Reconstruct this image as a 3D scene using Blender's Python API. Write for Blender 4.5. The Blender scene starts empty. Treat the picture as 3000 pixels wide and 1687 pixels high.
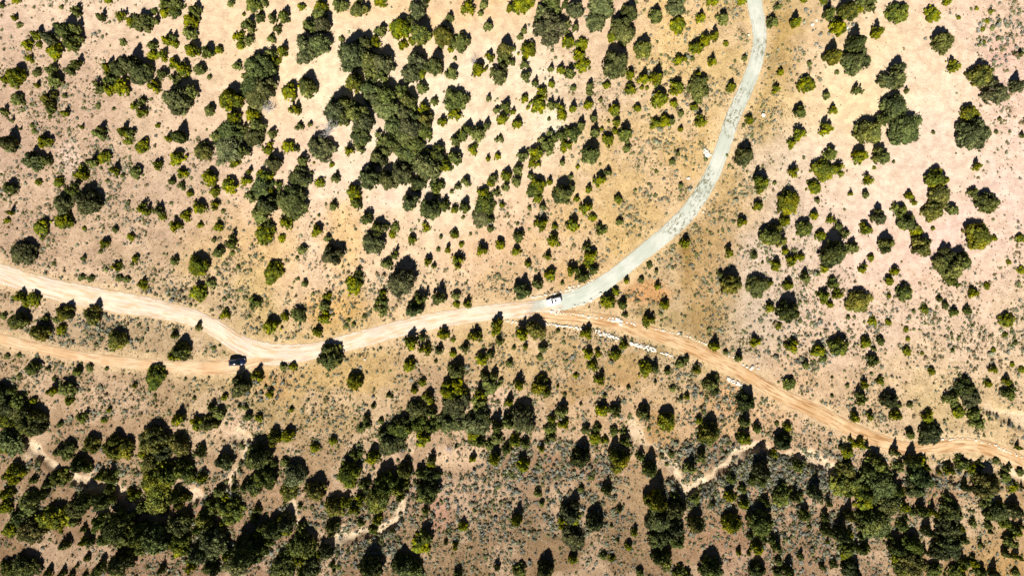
import bpy, bmesh, math, random
import numpy as np
from mathutils import Vector, Matrix

S = bpy.context.scene
COL = S.collection
R = math.radians
random.seed(11)
rng = np.random.default_rng(11)

# ------------------------------------------------------------------ camera, sky, sun, exposure
M = 0.1                    # metres of ground per photo pixel
CAMH = 200.0
cd = bpy.data.cameras.new('camera'); cam = bpy.data.objects.new('camera', cd); COL.objects.link(cam)
cam.location = (0, 0, CAMH); cam.rotation_euler = (0, 0, 0)
cd.sensor_width = 36; cd.lens = 24.0; cd.clip_end = 6000; cd.clip_start = 0.5
S.camera = cam

SUN_EL = 48.0
SHX, SHY = 0.20, 0.98      # direction in which shadows fall (image right, image up)
w = bpy.data.worlds.new('World'); S.world = w; w.use_nodes = True
wn = w.node_tree; bg = wn.nodes['Background']
sky = wn.nodes.new('ShaderNodeTexSky'); sky.sky_type = 'NISHITA'; sky.sun_disc = False
sky.sun_elevation = R(SUN_EL); sky.altitude = 2600; sky.air_density = 0.4; sky.dust_density = 0.0
sky.sun_rotation = math.atan2(-SHX, -SHY)
wn.links.new(sky.outputs[0], bg.inputs[0]); bg.inputs[1].default_value = 0.05
sl = bpy.data.lights.new('sun', 'SUN'); sl.energy = 5.0; sl.angle = R(0.5); sl.color = (1.0, 0.955, 0.88)
so = bpy.data.objects.new('sun', sl); COL.objects.link(so)
ln = math.hypot(SHX, SHY); ce = math.cos(R(SUN_EL)); se = math.sin(R(SUN_EL))
sdir = Vector((SHX/ln*ce, SHY/ln*ce, -se))
so.rotation_euler = sdir.to_track_quat('-Z', 'Y').to_euler()
so.location = (-30, -120, 150)
S.view_settings.view_transform = 'Standard'; S.view_settings.look = 'None'
S.view_settings.gamma = 1; S.view_settings.use_curve_mapping = False
S.view_settings.exposure = 0.74

# ------------------------------------------------------------------ helpers
def lin(c):
    c = np.asarray(c, float)/255.0
    return np.where(c <= 0.04045, c/12.92, ((c+0.055)/1.055)**2.4)

def P(px, py):             # photo pixel -> ground metres
    return ((px-1500)*M, (843.5-py)*M)

def hashgrid(seed, n=256):
    return np.random.default_rng(seed).random((n, n))
def vnoise(x, y, scale, seed):
    g = hashgrid(seed); n = g.shape[0]
    x = np.asarray(x, float)/scale+1000.3; y = np.asarray(y, float)/scale+1000.7
    xi = np.floor(x).astype(int); yi = np.floor(y).astype(int)
    fx = x-xi; fy = y-yi; fx = fx*fx*(3-2*fx); fy = fy*fy*(3-2*fy)
    a = g[xi % n, yi % n]; b = g[(xi+1) % n, yi % n]; c = g[xi % n, (yi+1) % n]; d = g[(xi+1) % n, (yi+1) % n]
    return (a*(1-fx)+b*fx)*(1-fy)+(c*(1-fx)+d*fx)*fy
def fbm(x, y, scale, seed, oct=4):
    s = 0; a = 1; t = 0
    for i in range(oct):
        s = s+a*vnoise(x, y, scale/2**i, seed+i*17); t += a; a *= 0.5
    return s/t
def sstep(a, b, x):
    t = np.clip((x-a)/(b-a), 0, 1); return t*t*(3-2*t)

def tag(o, label=None, cat=None, group=None, kind=None):
    if label: o['label'] = label
    if cat: o['category'] = cat
    if group: o['group'] = group
    if kind: o['kind'] = kind
    return o
def link(name, me, mat=None, parent=None):
    o = bpy.data.objects.new(name, me); COL.objects.link(o)
    if mat is not None and not me.materials: me.materials.append(mat)
    if parent is not None: o.parent = parent
    return o
def empty(name, loc, rz=0):
    o = bpy.data.objects.new(name, None); COL.objects.link(o); o.location = loc; o.rotation_euler = (0, 0, rz)
    o.empty_display_size = 0.5
    return o
def mesh_np(name, V, F, col=None, smooth=False):
    """V (n,3), F (m,3 or 4), optional vertex colours (n,3)"""
    me = bpy.data.meshes.new(name)
    V = np.asarray(V, np.float32); F = np.asarray(F, np.int32)
    k = F.shape[1]
    me.vertices.add(len(V)); me.vertices.foreach_set('co', V.ravel())
    me.loops.add(F.size); me.loops.foreach_set('vertex_index', F.ravel())
    me.polygons.add(len(F)); me.polygons.foreach_set('loop_start', np.arange(0, F.size, k, dtype=np.int32))
    me.polygons.foreach_set('loop_total', np.full(len(F), k, np.int32))
    me.polygons.foreach_set('use_smooth', np.full(len(F), smooth))
    me.update(calc_edges=True)
    if col is not None:
        a = me.color_attributes.new('Col', 'FLOAT_COLOR', 'POINT')
        c = np.ones((len(V), 4), np.float32); c[:, :np.shape(col)[1]] = col
        a.data.foreach_set('color', c.ravel())
    return me

class NB:
    def __init__(s, name):
        s.m = bpy.data.materials.new(name); s.m.use_nodes = True
        s.t = s.m.node_tree; s.p = s.t.nodes['Principled BSDF']; s.out = s.t.nodes['Material Output']
    def n(s, typ, **kw):
        o = s.t.nodes.new(typ)
        for k, v in kw.items(): setattr(o, k, v)
        return o
    def l(s, a, b): s.t.links.new(a, b)
    def math(s, op, a, b=None, c=None):
        o = s.n('ShaderNodeMath', operation=op)
        for i, v in enumerate((a, b, c)):
            if v is None: continue
            if isinstance(v, (int, float)): o.inputs[i].default_value = v
            else: s.l(v, o.inputs[i])
        return o.outputs[0]
    def noise(s, vec, scale, detail=3, rough=0.6):
        o = s.n('ShaderNodeTexNoise'); o.inputs['Scale'].default_value = scale
        o.inputs['Detail'].default_value = detail; o.inputs['Roughness'].default_value = rough
        s.l(vec, o.inputs['Vector']); return o.outputs[0]
    def ramp(s, f, lo, hi, a=0.0, b=1.0):
        o = s.n('ShaderNodeMapRange'); o.interpolation_type = 'SMOOTHSTEP'
        o.inputs[1].default_value = lo; o.inputs[2].default_value = hi
        o.inputs[3].default_value = a; o.inputs[4].default_value = b
        s.l(f, o.inputs[0]); return o.outputs[0]
    def mix(s, f, a, b, mode='MIX'):
        o = s.n('ShaderNodeMix', data_type='RGBA', blend_type=mode)
        for i, v in ((0, f), (6, a), (7, b)):
            if isinstance(v, (int, float)): o.inputs[i].default_value = v
            elif isinstance(v, (tuple, list, np.ndarray)): o.inputs[i].default_value = (*[float(q) for q in v][:3], 1)
            else: s.l(v, o.inputs[i])
        return o.outputs[2]
def simple(name, col, rough=0.6, metal=0.0, spec=0.5, coat=0.0, bump=0.0, var=0.12, nscale=6.0):
    b = NB(name); tc = b.n('ShaderNodeTexCoord').outputs['Object']
    nz = b.noise(tc, nscale, 3)
    c = b.mix(b.ramp(nz, 0.3, 0.7), [q*(1-var) for q in col], [min(1, q*(1+var)) for q in col])
    b.l(c, b.p.inputs['Base Color']); b.p.inputs['Roughness'].default_value = rough
    b.p.inputs['Metallic'].default_value = metal; b.p.inputs['Specular IOR Level'].default_value = spec
    b.p.inputs['Coat Weight'].default_value = coat
    if bump:
        bp = b.n('ShaderNodeBump'); bp.inputs['Strength'].default_value = bump; b.l(nz, bp.inputs['Height']); b.l(bp.outputs[0], b.p.inputs['Normal'])
    return b.m

# ------------------------------------------------------------------ centre lines (photo pixels)
D = 3000/2576.0
def DP(l): return [(a*D, b*D) for a, b in l]
MAIN = DP([(-60,668),(0,688),(100,718),(200,742),(300,760),(400,778),(480,797),(540,825),(600,864),(660,888),(720,892),(800,880),(900,855),(1000,828),(1100,805),(1200,790),(1300,780),(1400,772),(1450,770)])
MAINW = [56,54,56,62,60,52,46,46,52,66,60,46,46,46,46,44,46,44,30]
GRAV = DP([(1290,784),(1340,776),(1400,764),(1470,742),(1530,705),(1600,650),(1680,585),(1735,530),(1780,460),(1812,390),(1842,300),(1880,215),(1903,150),(1911,85),(1898,10),(1885,-60)])
GRAVW = [40,44,46,54,46,45,48,50,46,44,44,44,42,42,46,50]
LOWR = DP([(-60,836),(0,852),(100,876),(200,896),(300,910),(400,920),(500,925),(580,921),(640,908),(700,898),(750,890)])
LOWW = [28,28,26,26,28,32,38,42,42,38,32]
RIGHT = DP([(1290,786),(1350,790),(1450,797),(1550,812),(1640,838),(1720,868),(1800,903),(1880,945),(1960,992),(2050,1034),(2130,1074),(2200,1104),(2280,1128),(2350,1124),(2420,1117),(2490,1129),(2576,1167),(2650,1200)])
RIGHTW = [26,30,34,36,38,40,40,38,38,40,40,40,38,36,38,42,44,44]
WASH = [
 (DP([(1690,1185),(1725,1240),(1780,1205),(1830,1165),(1900,1128),(1990,1136),(2060,1165),(2115,1172)]), 22, 1.0),
 (DP([(2340,1180),(2420,1160),(2500,1180),(2576,1200),(2640,1230)]), 20, 0.7),
 (DP([(830,1362),(900,1350),(960,1330),(1005,1290),(1030,1240),(1040,1180),(1025,1120),(1020,1095)]), 20, 0.9),
 (DP([(565,1275),(580,1210),(605,1150),(625,1100),(600,1090)]), 18, 0.7),
 (DP([(735,1260),(760,1330),(800,1350)]), 12, 0.6),
 (DP([(75,1130),(130,1175),(230,1215),(330,1255),(400,1240)]), 30, 0.8),
 (DP([(1590,1080),(1640,1140),(1690,1200)]), 30, 0.5),
 (DP([(2480,1010),(2530,1035),(2600,1070)]), 30, 0.6),
 (DP([(500,1240),(460,1255)]), 30, 0.6),
]
def spline(pts, ws, step=12.0):
    out = []; P_ = [np.array(p, float) for p in pts]; n = len(P_)
    for i in range(n-1):
        p0 = P_[max(i-1, 0)]; p1 = P_[i]; p2 = P_[i+1]; p3 = P_[min(i+2, n-1)]
        k = max(2, int(np.linalg.norm(p2-p1)/step))
        for j in range(k):
            t = j/k
            q = 0.5*((2*p1)+(-p0+p2)*t+(2*p0-5*p1+4*p2-p3)*t*t+(-p0+3*p1-3*p2+p3)*t**3)
            out.append((q[0], q[1], ws[i]*(1-t)+ws[i+1]*t))
    out.append((P_[-1][0], P_[-1][1], ws[-1]))
    return np.array(out)
SP = {k: spline(a, b) for k, a, b in (('main', MAIN, MAINW), ('grav', GRAV, GRAVW), ('low', LOWR, LOWW), ('right', RIGHT, RIGHTW))}
WS = [(spline(a, [ww]*len(a), 10), d) for a, ww, d in [(a_, w_*1.2, d_) for a_, w_, d_ in WASH]]

def dist_lines(x, y, lines):
    """smallest (distance - half width) in metres to the sampled polylines"""
    x = np.asarray(x, float); y = np.asarray(y, float); best = np.full(x.shape, 1e9)
    for L in lines:
        for q in L:
            cx, cy = P(q[0], q[1])
            d = np.hypot(x-cx, y-cy)-q[2]*M/2
            np.minimum(best, d, out=best)
    return best
ROADS = list(SP.values())
def height(x, y, rd=None, wd=None):
    x = np.asarray(x, float); y = np.asarray(y, float)
    if rd is None: rd = dist_lines(x, y, ROADS)
    if wd is None: wd = [dist_lines(x, y, [L]) for L, _ in WS]
    h = (fbm(x, y, 22, 5, 3)-0.5)*0.9+(fbm(x, y, 2.6, 9, 3)-0.5)*0.22
    h = h*sstep(0.6, 7, rd)
    for d, (_, dep) in zip(wd, WS):
        f = 1-sstep(-0.7, 1.1+0.8*(fbm(x, y, 3.0, 77, 2)-0.5), d)
        h = h-dep*1.1*f*sstep(0.8, 3, rd)
    far = sstep(170, 900, np.hypot(x, y))
    return h+far*(fbm(x, y, 260, 31, 3)-0.35)*40

# ------------------------------------------------------------------ ground colours (soil, as seen between the plants)
GC = '''
226,200,180 230,206,184 236,212,188 240,212,178 242,214,178 240,208,166 238,204,160 228,198,168 246,204,140 216,180,124 236,210,184 238,210,190 232,200,184
214,184,162 222,192,170 235,208,180 242,214,180 246,224,196 247,228,202 246,226,202 226,200,172 240,202,142 222,186,128 243,218,180 245,222,198 238,208,192
210,180,160 214,184,162 222,194,170 238,208,184 245,220,198 248,228,206 240,214,184 218,188,140 228,188,128 234,204,168 243,220,200 244,220,206 242,214,200
206,176,152 208,178,152 214,184,158 228,194,146 238,208,178 232,204,172 228,194,160 222,190,136 206,172,116 232,202,174 241,212,196 240,208,196 238,210,196
208,174,144 206,176,148 208,178,146 220,188,138 214,178,126 222,188,146 216,182,140 198,164,116 196,162,112 228,196,170 238,206,190 238,206,186 234,204,178
200,164,138 202,166,140 196,162,134 194,164,124 206,172,134 206,170,144 202,166,138 204,164,124 212,168,122 232,190,158 228,192,164 228,196,156 230,196,160
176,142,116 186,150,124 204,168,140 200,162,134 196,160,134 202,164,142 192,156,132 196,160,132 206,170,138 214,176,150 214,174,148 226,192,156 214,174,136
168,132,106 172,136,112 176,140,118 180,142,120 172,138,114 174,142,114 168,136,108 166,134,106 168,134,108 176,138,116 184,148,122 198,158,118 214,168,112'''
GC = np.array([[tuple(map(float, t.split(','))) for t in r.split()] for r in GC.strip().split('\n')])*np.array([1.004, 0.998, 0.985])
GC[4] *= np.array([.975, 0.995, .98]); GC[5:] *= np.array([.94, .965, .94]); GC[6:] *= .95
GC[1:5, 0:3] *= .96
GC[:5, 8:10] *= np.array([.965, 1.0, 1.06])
# density of low brush, same grid
GD = '''
3 2 1 1 1 1 1 2 5 6 1 2 6
5 5 2 1 1 1 1 5 6 6 1 1 4
8 8 4 2 1 0 1 6 7 4 1 1 2
8 8 7 5 3 2 4 7 8 7 1 1 3
9 9 8 8 8 6 4 6 9 8 6 5 6
9 9 8 9 8 7 8 8 8 8 8 6 5
6 6 5 6 6 8 9 9 9 9 8 6 6
7 7 6 7 8 9 9 9 9 9 9 8 7'''
GD = np.array([[float(t) for t in r.split()] for r in GD.strip().split('\n')])/9.0
def grid_at(G, x, y):
    gx = np.clip((np.asarray(x)/M+1500)/250.0, 0, 11.999); gy = np.clip((843.5-np.asarray(y)/M)/241.0, 0, 6.999)
    i = gx.astype(int); j = gy.astype(int); fx = gx-i; fy = gy-j
    fx = fx*fx*(3-2*fx); fy = fy*fy*(3-2*fy)
    if G.ndim == 3: fx = fx[..., None]; fy = fy[..., None]
    return (G[j, i]*(1-fx)+G[j, i+1]*fx)*(1-fy)+(G[j+1, i]*(1-fx)+G[j+1, i+1]*fx)*fy
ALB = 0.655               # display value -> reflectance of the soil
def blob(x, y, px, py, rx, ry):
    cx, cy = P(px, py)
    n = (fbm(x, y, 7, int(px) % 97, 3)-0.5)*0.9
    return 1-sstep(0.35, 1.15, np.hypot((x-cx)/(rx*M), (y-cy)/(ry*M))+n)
def soil(x, y, rd, wd):
    wx = x+(fbm(x, y, 18, 41, 3)-0.5)*26; wy = y+(fbm(x, y, 18, 47, 3)-0.5)*26
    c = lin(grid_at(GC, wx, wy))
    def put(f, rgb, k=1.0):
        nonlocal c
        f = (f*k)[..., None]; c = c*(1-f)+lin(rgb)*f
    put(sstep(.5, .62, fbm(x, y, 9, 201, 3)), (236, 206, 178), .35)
    put(blob(x, y, 1900, 860, 75, 45), (222, 164, 106), .75)
    put(blob(x, y, 1720, 800, 150, 60), (214, 172, 124), .5)
    put(blob(x, y, 2290, 140, 60, 150), (186, 154, 92), .7)
    put(blob(x, y, 2230, 330, 50, 120), (200, 168, 110), .55)
    put(blob(x, y, 2130, 560, 90, 120), (198, 164, 106), .5)
    put(blob(x, y, 2080, 800, 110, 190), (186, 150, 92), .65)
    put(blob(x, y, 980, 900, 110, 60), (230, 184, 112), .7)
    put(blob(x, y, 1010, 700, 90, 140), (236, 196, 128), .6)
    put(blob(x, y, 810, 1120, 70, 70), (204, 160, 108), .6)
    put(blob(x, y, 2010, 700, 24, 200), (164, 130, 74), .85)
    put(blob(x, y, 2060, 950, 80, 60), (180, 148, 98), .6)
    put(blob(x, y, 2110, 1170, 110, 60), (212, 162, 110), .5)
    put(blob(x, y, 1280, 1500, 60, 60), (206, 160, 138), .7)
    put(blob(x, y, 1330, 1340, 110, 50), (240, 208, 176), .8)
    put(blob(x, y, 690, 1250, 130, 40), (234, 202, 174), .6)
    put(blob(x, y, 1450, 1170, 45, 50), (240, 206, 180), .7)
    put(blob(x, y, 1620, 370, 60, 60), (252, 240, 214), .8)
    put(blob(x, y, 1140, 590, 80, 45), (248, 222, 200), .8)
    put(blob(x, y, 2930, 150, 90, 60), (232, 190, 178), .6)
    put(blob(x, y, 2800, 1290, 120, 40), (240, 214, 176), .7)
    put(blob(x, y, 200, 470, 40, 60), (240, 214, 200), .6)
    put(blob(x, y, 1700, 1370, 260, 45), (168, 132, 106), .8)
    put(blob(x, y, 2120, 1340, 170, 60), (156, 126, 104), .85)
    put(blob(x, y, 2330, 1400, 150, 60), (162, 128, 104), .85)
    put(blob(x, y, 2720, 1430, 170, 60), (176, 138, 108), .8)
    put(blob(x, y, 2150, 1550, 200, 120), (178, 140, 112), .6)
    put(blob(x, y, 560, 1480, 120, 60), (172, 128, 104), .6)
    # verges thrown up beside the graded roads
    n = fbm(x, y, 4, 61, 3)
    put((1-sstep(0, 3.2, rd+(n-0.5)*4)), (244, 214, 170), .55)
    for d, (L, dep) in zip(wd, WS):
        put((1-sstep(-0.8, 1.0, d+(n-0.5)*3.4))*sstep(.18, .36, fbm(x, y, 5, 91, 3)), (240, 216, 186), min(1, .5+dep*.4))
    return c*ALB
print('ground')
def axis(half, step, far):
    a = list(np.arange(-half, half+1e-6, step)); s = step; v = a[-1]; out = []
    while v < far:
        s *= 1.25; v += s; out.append(v)
    return np.array([-q for q in out[::-1]]+a+out)
ax = axis(168, 0.6, 2600); ay = axis(100, 0.6, 2600)
X, Y = np.meshgrid(ax, ay)
inn = (np.abs(X) < 190) & (np.abs(Y) < 120)
def dl(lines):
    o = np.full(X.shape, 50.0); o[inn] = dist_lines(X[inn], Y[inn], lines); return o
RD = dl(ROADS); 
WXo = (fbm(X, Y, 9, 611, 3)-0.5)*6+(fbm(X, Y, 2.4, 615, 2)-0.5)*2.2; WYo = (fbm(X, Y, 9, 621, 3)-0.5)*6+(fbm(X, Y, 2.4, 625, 2)-0.5)*2.2
def dlw(lines):
    o = np.full(X.shape, 50.0); o[inn] = dist_lines((X+WXo)[inn], (Y+WYo)[inn], lines)+(fbm(X, Y, 6, 631, 3)[inn]-.5)*2.0; return o
WD = [dlw([L]) for L, _ in WS]
Z = height(X, Y, RD, WD)
C_ = soil(X, Y, RD, WD)
ny, nx = X.shape
idx = np.arange(nx*ny).reshape(ny, nx)
F = np.stack([idx[:-1, :-1], idx[:-1, 1:], idx[1:, 1:], idx[1:, :-1]], -1).reshape(-1, 4)
b = NB('soil')
tc = b.n('ShaderNodeTexCoord').outputs['Object']
vcn = b.n('ShaderNodeVertexColor', layer_name='Col'); vc = vcn.outputs[0]; rough = b.ramp(vcn.outputs[1], 0.12, 0.6, 0.18, 1.0)
n1 = b.noise(tc, 0.35, 6, 0.7); n2 = b.noise(tc, 2.2, 4, 0.75); n3 = b.noise(tc, 0.9, 5, 0.7)
c = b.mix(1.0, vc, b.mix(b.ramp(n1, 0.32, 0.68), (0.82, 0.79, 0.75), (1.16, 1.15, 1.12)), 'MULTIPLY')
c = b.mix(b.math('MULTIPLY', rough, b.ramp(n2, 0.50, 0.64, 0, 0.8)), c, b.mix(1.0, c, (0.56, 0.55, 0.46), 'MULTIPLY'))
c = b.mix(b.math('MULTIPLY', rough, b.ramp(n3, 0.52, 0.66, 0, 0.75)), c, b.mix(1.0, c, (0.72, 0.72, 0.55), 'MULTIPLY'))
vo = b.n('ShaderNodeTexVoronoi'); vo.inputs['Scale'].default_value = 1.3; b.l(tc, vo.inputs['Vector'])
c = b.mix(b.ramp(vo.outputs['Distance'], 0.10, 0.17, 0.5, 0.0), c, (0.66, 0.58, 0.5))
b.l(c, b.p.inputs['Base Color']); b.p.inputs['Roughness'].default_value = 0.95; b.p.inputs['Specular IOR Level'].default_value = 0.1
bp = b.n('ShaderNodeBump'); bp.inputs['Strength'].default_value = 0.7; bp.inputs['Distance'].default_value = 0.25
b.l(b.math('ADD', n2, b.math('MULTIPLY', n3, 0.8)), bp.inputs['Height']); b.l(bp.outputs[0], b.p.inputs['Normal'])
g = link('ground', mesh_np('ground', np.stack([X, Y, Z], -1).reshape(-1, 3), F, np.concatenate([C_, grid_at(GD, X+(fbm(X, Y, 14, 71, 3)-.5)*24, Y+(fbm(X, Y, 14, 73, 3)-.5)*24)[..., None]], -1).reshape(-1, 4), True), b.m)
tag(g, kind='structure')
# fast height lookup on the built grid
def zat(x, y):
    i = int(np.searchsorted(ax, x))-1; j = int(np.searchsorted(ay, y))-1
    fx = (x-ax[i])/(ax[i+1]-ax[i]); fy = (y-ay[j])/(ay[j+1]-ay[j])
    return float((Z[j, i]*(1-fx)+Z[j, i+1]*fx)*(1-fy)+(Z[j+1, i]*(1-fx)+Z[j+1, i+1]*fx)*fy)

# ------------------------------------------------------------------ roads
def road_mat(name, ca, cb, cc, streak=0.5, fleck=0.0):
    b = NB(name)
    uv = b.n('ShaderNodeUVMap').outputs[0]
    tc = b.n('ShaderNodeTexCoord').outputs['Object']
    mp = b.n('ShaderNodeMapping'); mp.inputs['Scale'].default_value = (5.0, 0.10, 1); b.l(uv, mp.inputs[0])
    s1 = b.noise(mp.outputs[0], 1.6, 5, 0.65)
    mp2 = b.n('ShaderNodeMapping'); mp2.inputs['Scale'].default_value = (14.0, 0.06, 1); b.l(uv, mp2.inputs[0])
    s2 = b.noise(mp2.outputs[0], 1.0, 3, 0.6)
    n1 = b.noise(tc, 0.12, 4); n2 = b.noise(tc, 1.6, 5, 0.8)
    c = b.mix(b.ramp(n1, 0.4, 0.62), ca, cb)
    c = b.mix(b.ramp(s1, 0.45, 0.66, 0, streak), c, cc)
    c = b.mix(b.ramp(s2, 0.55, 0.7, 0, streak*0.9), c, b.mix(1.0, c, (0.72, 0.66, 0.58), 'MULTIPLY'))
    c = b.mix(b.ramp(n2, 0.5, 0.75, 0, 0.3), c, b.mix(1.0, c, (0.7, 0.68, 0.62), 'MULTIPLY'))
    sx = b.n('ShaderNodeSeparateXYZ'); b.l(uv, sx.inputs[0])
    wob = b.math('MULTIPLY', b.math('SUBTRACT', b.noise(mp.outputs[0], 0.25, 2), 0.5), 0.10)
    off = b.math('ABSOLUTE', b.math('SUBTRACT', b.math('ADD', sx.outputs[0], wob), 0.5))
    rut = b.ramp(b.math('ABSOLUTE', b.math('SUBTRACT', off, 0.17)), 0.03, 0.075, 1, 0)
    rim = b.ramp(b.math('ABSOLUTE', b.math('SUBTRACT', off, 0.31)), 0.01, 0.05, 1, 0)
    brk = b.ramp(b.noise(tc, 0.22, 4, 0.7), 0.36, 0.6, 0.15, 1)
    c = b.mix(b.math('MULTIPLY', rut, b.math('MULTIPLY', brk, streak*0.55)), c, b.mix(1.0, c, (1.14, 1.13, 1.12), 'MULTIPLY'))
    c = b.mix(b.math('MULTIPLY', rim, b.math('MULTIPLY', brk, streak*0.9)), c, b.mix(1.0, c, (0.72, 0.66, 0.58), 'MULTIPLY'))
    if fleck:
        f1 = b.ramp(s1, 0.50, 0.60); mp3 = b.n('ShaderNodeMapping'); mp3.inputs['Scale'].default_value = (5.0, 0.45, 1); b.l(uv, mp3.inputs[0])
        f2 = b.ramp(b.noise(mp3.outputs[0], 1.3, 6, 0.8), 0.49, 0.57)
        v = sx.outputs[1]      # metres along
        zone = b.math('MULTIPLY', b.ramp(v, 44, 56), b.ramp(v, 112, 128, 1, 0))
        big = b.ramp(b.noise(tc, 0.09, 3), 0.38, 0.52)
        fm = b.math('MULTIPLY', b.math('MULTIPLY', f2, zone), big)
        c = b.mix(b.math('MULTIPLY', fm, fleck), c, (0.13, 0.12, 0.06))
    b.l(c, b.p.inputs['Base Color']); b.p.inputs['Roughness'].default_value = 0.9; b.p.inputs['Specular IOR Level'].default_value = 0.15
    bp = b.n('ShaderNodeBump'); bp.inputs['Strength'].default_value = 0.5; bp.inputs['Distance'].default_value = 0.12
    b.l(b.math('ADD', s2, b.math('MULTIPLY', n2, 0.6)), bp.inputs['Height']); b.l(bp.outputs[0], b.p.inputs['Normal'])
    # ragged, sandy edge: the strip thins out into the soil
    e = b.math('MINIMUM', sx.outputs[0], b.math('SUBTRACT', 1.0, sx.outputs[0]))
    en = b.math('ADD', e, b.math('MULTIPLY', b.math('SUBTRACT', b.noise(tc, 0.55, 5, 0.75), 0.5), 0.26))
    fd = b.n('ShaderNodeVertexColor', layer_name='Col').outputs[0]
    fs = b.n('ShaderNodeSeparateColor'); b.l(fd, fs.inputs[0])
    al = b.math('MULTIPLY', b.ramp(en, 0.04, 0.115), b.ramp(b.math('ADD', fs.outputs[0], b.math('MULTIPLY', b.math('SUBTRACT', b.noise(tc, 0.4, 5, 0.75), 0.5), 0.9)), 0.25, 0.75))
    tr = b.n('ShaderNodeBsdfTransparent'); mx = b.n('ShaderNodeMixShader')
    b.l(al, mx.inputs[0]); b.l(tr.outputs[0], mx.inputs[1]); b.l(b.p.outputs[0], mx.inputs[2]); b.l(mx.outputs[0], b.out.inputs[0])
    return b.m
def strip(name, L, z, mat, wide=1.18, fa=0, fb=0):
    pts = np.array([P(q[0], q[1]) for q in L]); ww = L[:, 2]*M*wide
    t = np.gradient(pts, axis=0); t /= np.linalg.norm(t, axis=1)[:, None]; nrm = np.stack([-t[:, 1], t[:, 0]], -1)
    K = 9; V = []; UV = []; FD = []
    ln_ = np.concatenate([[0], np.cumsum(np.linalg.norm(np.diff(pts, axis=0), axis=1))])
    for i in range(len(pts)):
        for k in range(K):
            u = k/(K-1); q = pts[i]+nrm[i]*(u-0.5)*ww[i]
            zz = z+0.05*math.cos((u-0.5)*math.pi)-0.03*math.exp(-((abs(u-0.5)-0.2)/0.06)**2)
            V.append((q[0], q[1], zz)); UV.append((u, ln_[i])); FD.append(min(1.0, (ln_[i]/fa) if fa else 1.5, ((ln_[-1]-ln_[i])/fb) if fb else 1.5))
    n = len(pts); ix = np.arange(n*K).reshape(n, K)
    F = np.stack([ix[:-1, :-1], ix[:-1, 1:], ix[1:, 1:], ix[1:, :-1]], -1).reshape(-1, 4)[:, ::-1]
    me = mesh_np(name, V, F, np.array(FD)[:, None]*np.ones((1, 3)), True)
    uvl = me.uv_layers.new(name='UVMap'); UV = np.array(UV, np.float32)
    uvl.data.foreach_set('uv', UV[F.ravel()].ravel())
    o = link(name, me, mat); tag(o, kind='structure'); return o
A = lambda *c: tuple(lin(c)*ALB)
m_dirt = road_mat('pale_dirt', A(250,230,206), A(236,216,196), A(220,184,134), 0.8)
m_grav = road_mat('pale_gravel', A(210,215,200), A(230,231,218), A(196,198,180), 0.4, 0.9)
m_oran = road_mat('orange_dirt', A(222,182,134), A(240,208,164), A(176,128,82), 1.0)
m_lowr = road_mat('rutted_dirt', A(230,192,148), A(240,212,174), A(200,156,114), 0.85)
strip('dirt_road_lower', SP['low'], 0.055, m_lowr, 1.25, 0, 16)
strip('dirt_road_right', SP['right'], 0.060, m_oran, 1.18, 12, 0)
strip('dirt_road', SP['main'], 0.066, m_dirt, 1.18, 0, 10)
strip('gravel_road', SP['grav'], 0.072, m_grav, 1.12, 14, 0)
# ------------------------------------------------------------------ foliage
def leaf_mat(name):
    b = NB(name)
    tc = b.n('ShaderNodeTexCoord').outputs['Object']
    vc = b.n('ShaderNodeVertexColor', layer_name='Col').outputs[0]
    oi = b.n('ShaderNodeObjectInfo').outputs['Random']
    hs = b.n('ShaderNodeHueSaturation')
    b.l(b.math('MULTIPLY_ADD', oi, 0.05, 0.475), hs.inputs['Hue'])
    b.l(b.math('MULTIPLY_ADD', b.math('FRACT', b.math('MULTIPLY', oi, 7.31)), 0.4, 0.8), hs.inputs['Value'])
    b.l(b.math('MULTIPLY_ADD', b.math('FRACT', b.math('MULTIPLY', oi, 3.7)), 0.3, 0.82), hs.inputs['Saturation'])
    b.l(vc, hs.inputs['Color'])
    n = b.noise(tc, 9.0, 4, 0.7)
    c = b.mix(b.ramp(n, 0.35, 0.65), b.mix(1.0, hs.outputs[0], (0.62, 0.66, 0.6), 'MULTIPLY'), b.mix(1.0, hs.outputs[0], (1.3, 1.26, 1.2), 'MULTIPLY'))
    b.l(c, b.p.inputs['Base Color']); b.p.inputs['Roughness'].default_value = 0.85; b.p.inputs['Specular IOR Level'].default_value = 0.12
    return b.m
m_leaf = leaf_mat('foliage')
m_bark = simple('bark', (0.16, 0.11, 0.08), 0.9, var=0.4, nscale=3)
m_snag = simple('weathered_wood', (0.52, 0.49, 0.47), 0.85, var=0.25, nscale=2)
LEAF = {'y': ((0.178, 0.172, 0.018), (0.095, 0.112, 0.020)),
        'g': ((0.138, 0.146, 0.048), (0.086, 0.100, 0.032)),
        'm': ((0.105, 0.116, 0.028), (0.066, 0.082, 0.026))}  # m: green with the shade of heavily shadowed crowns painted in

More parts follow.
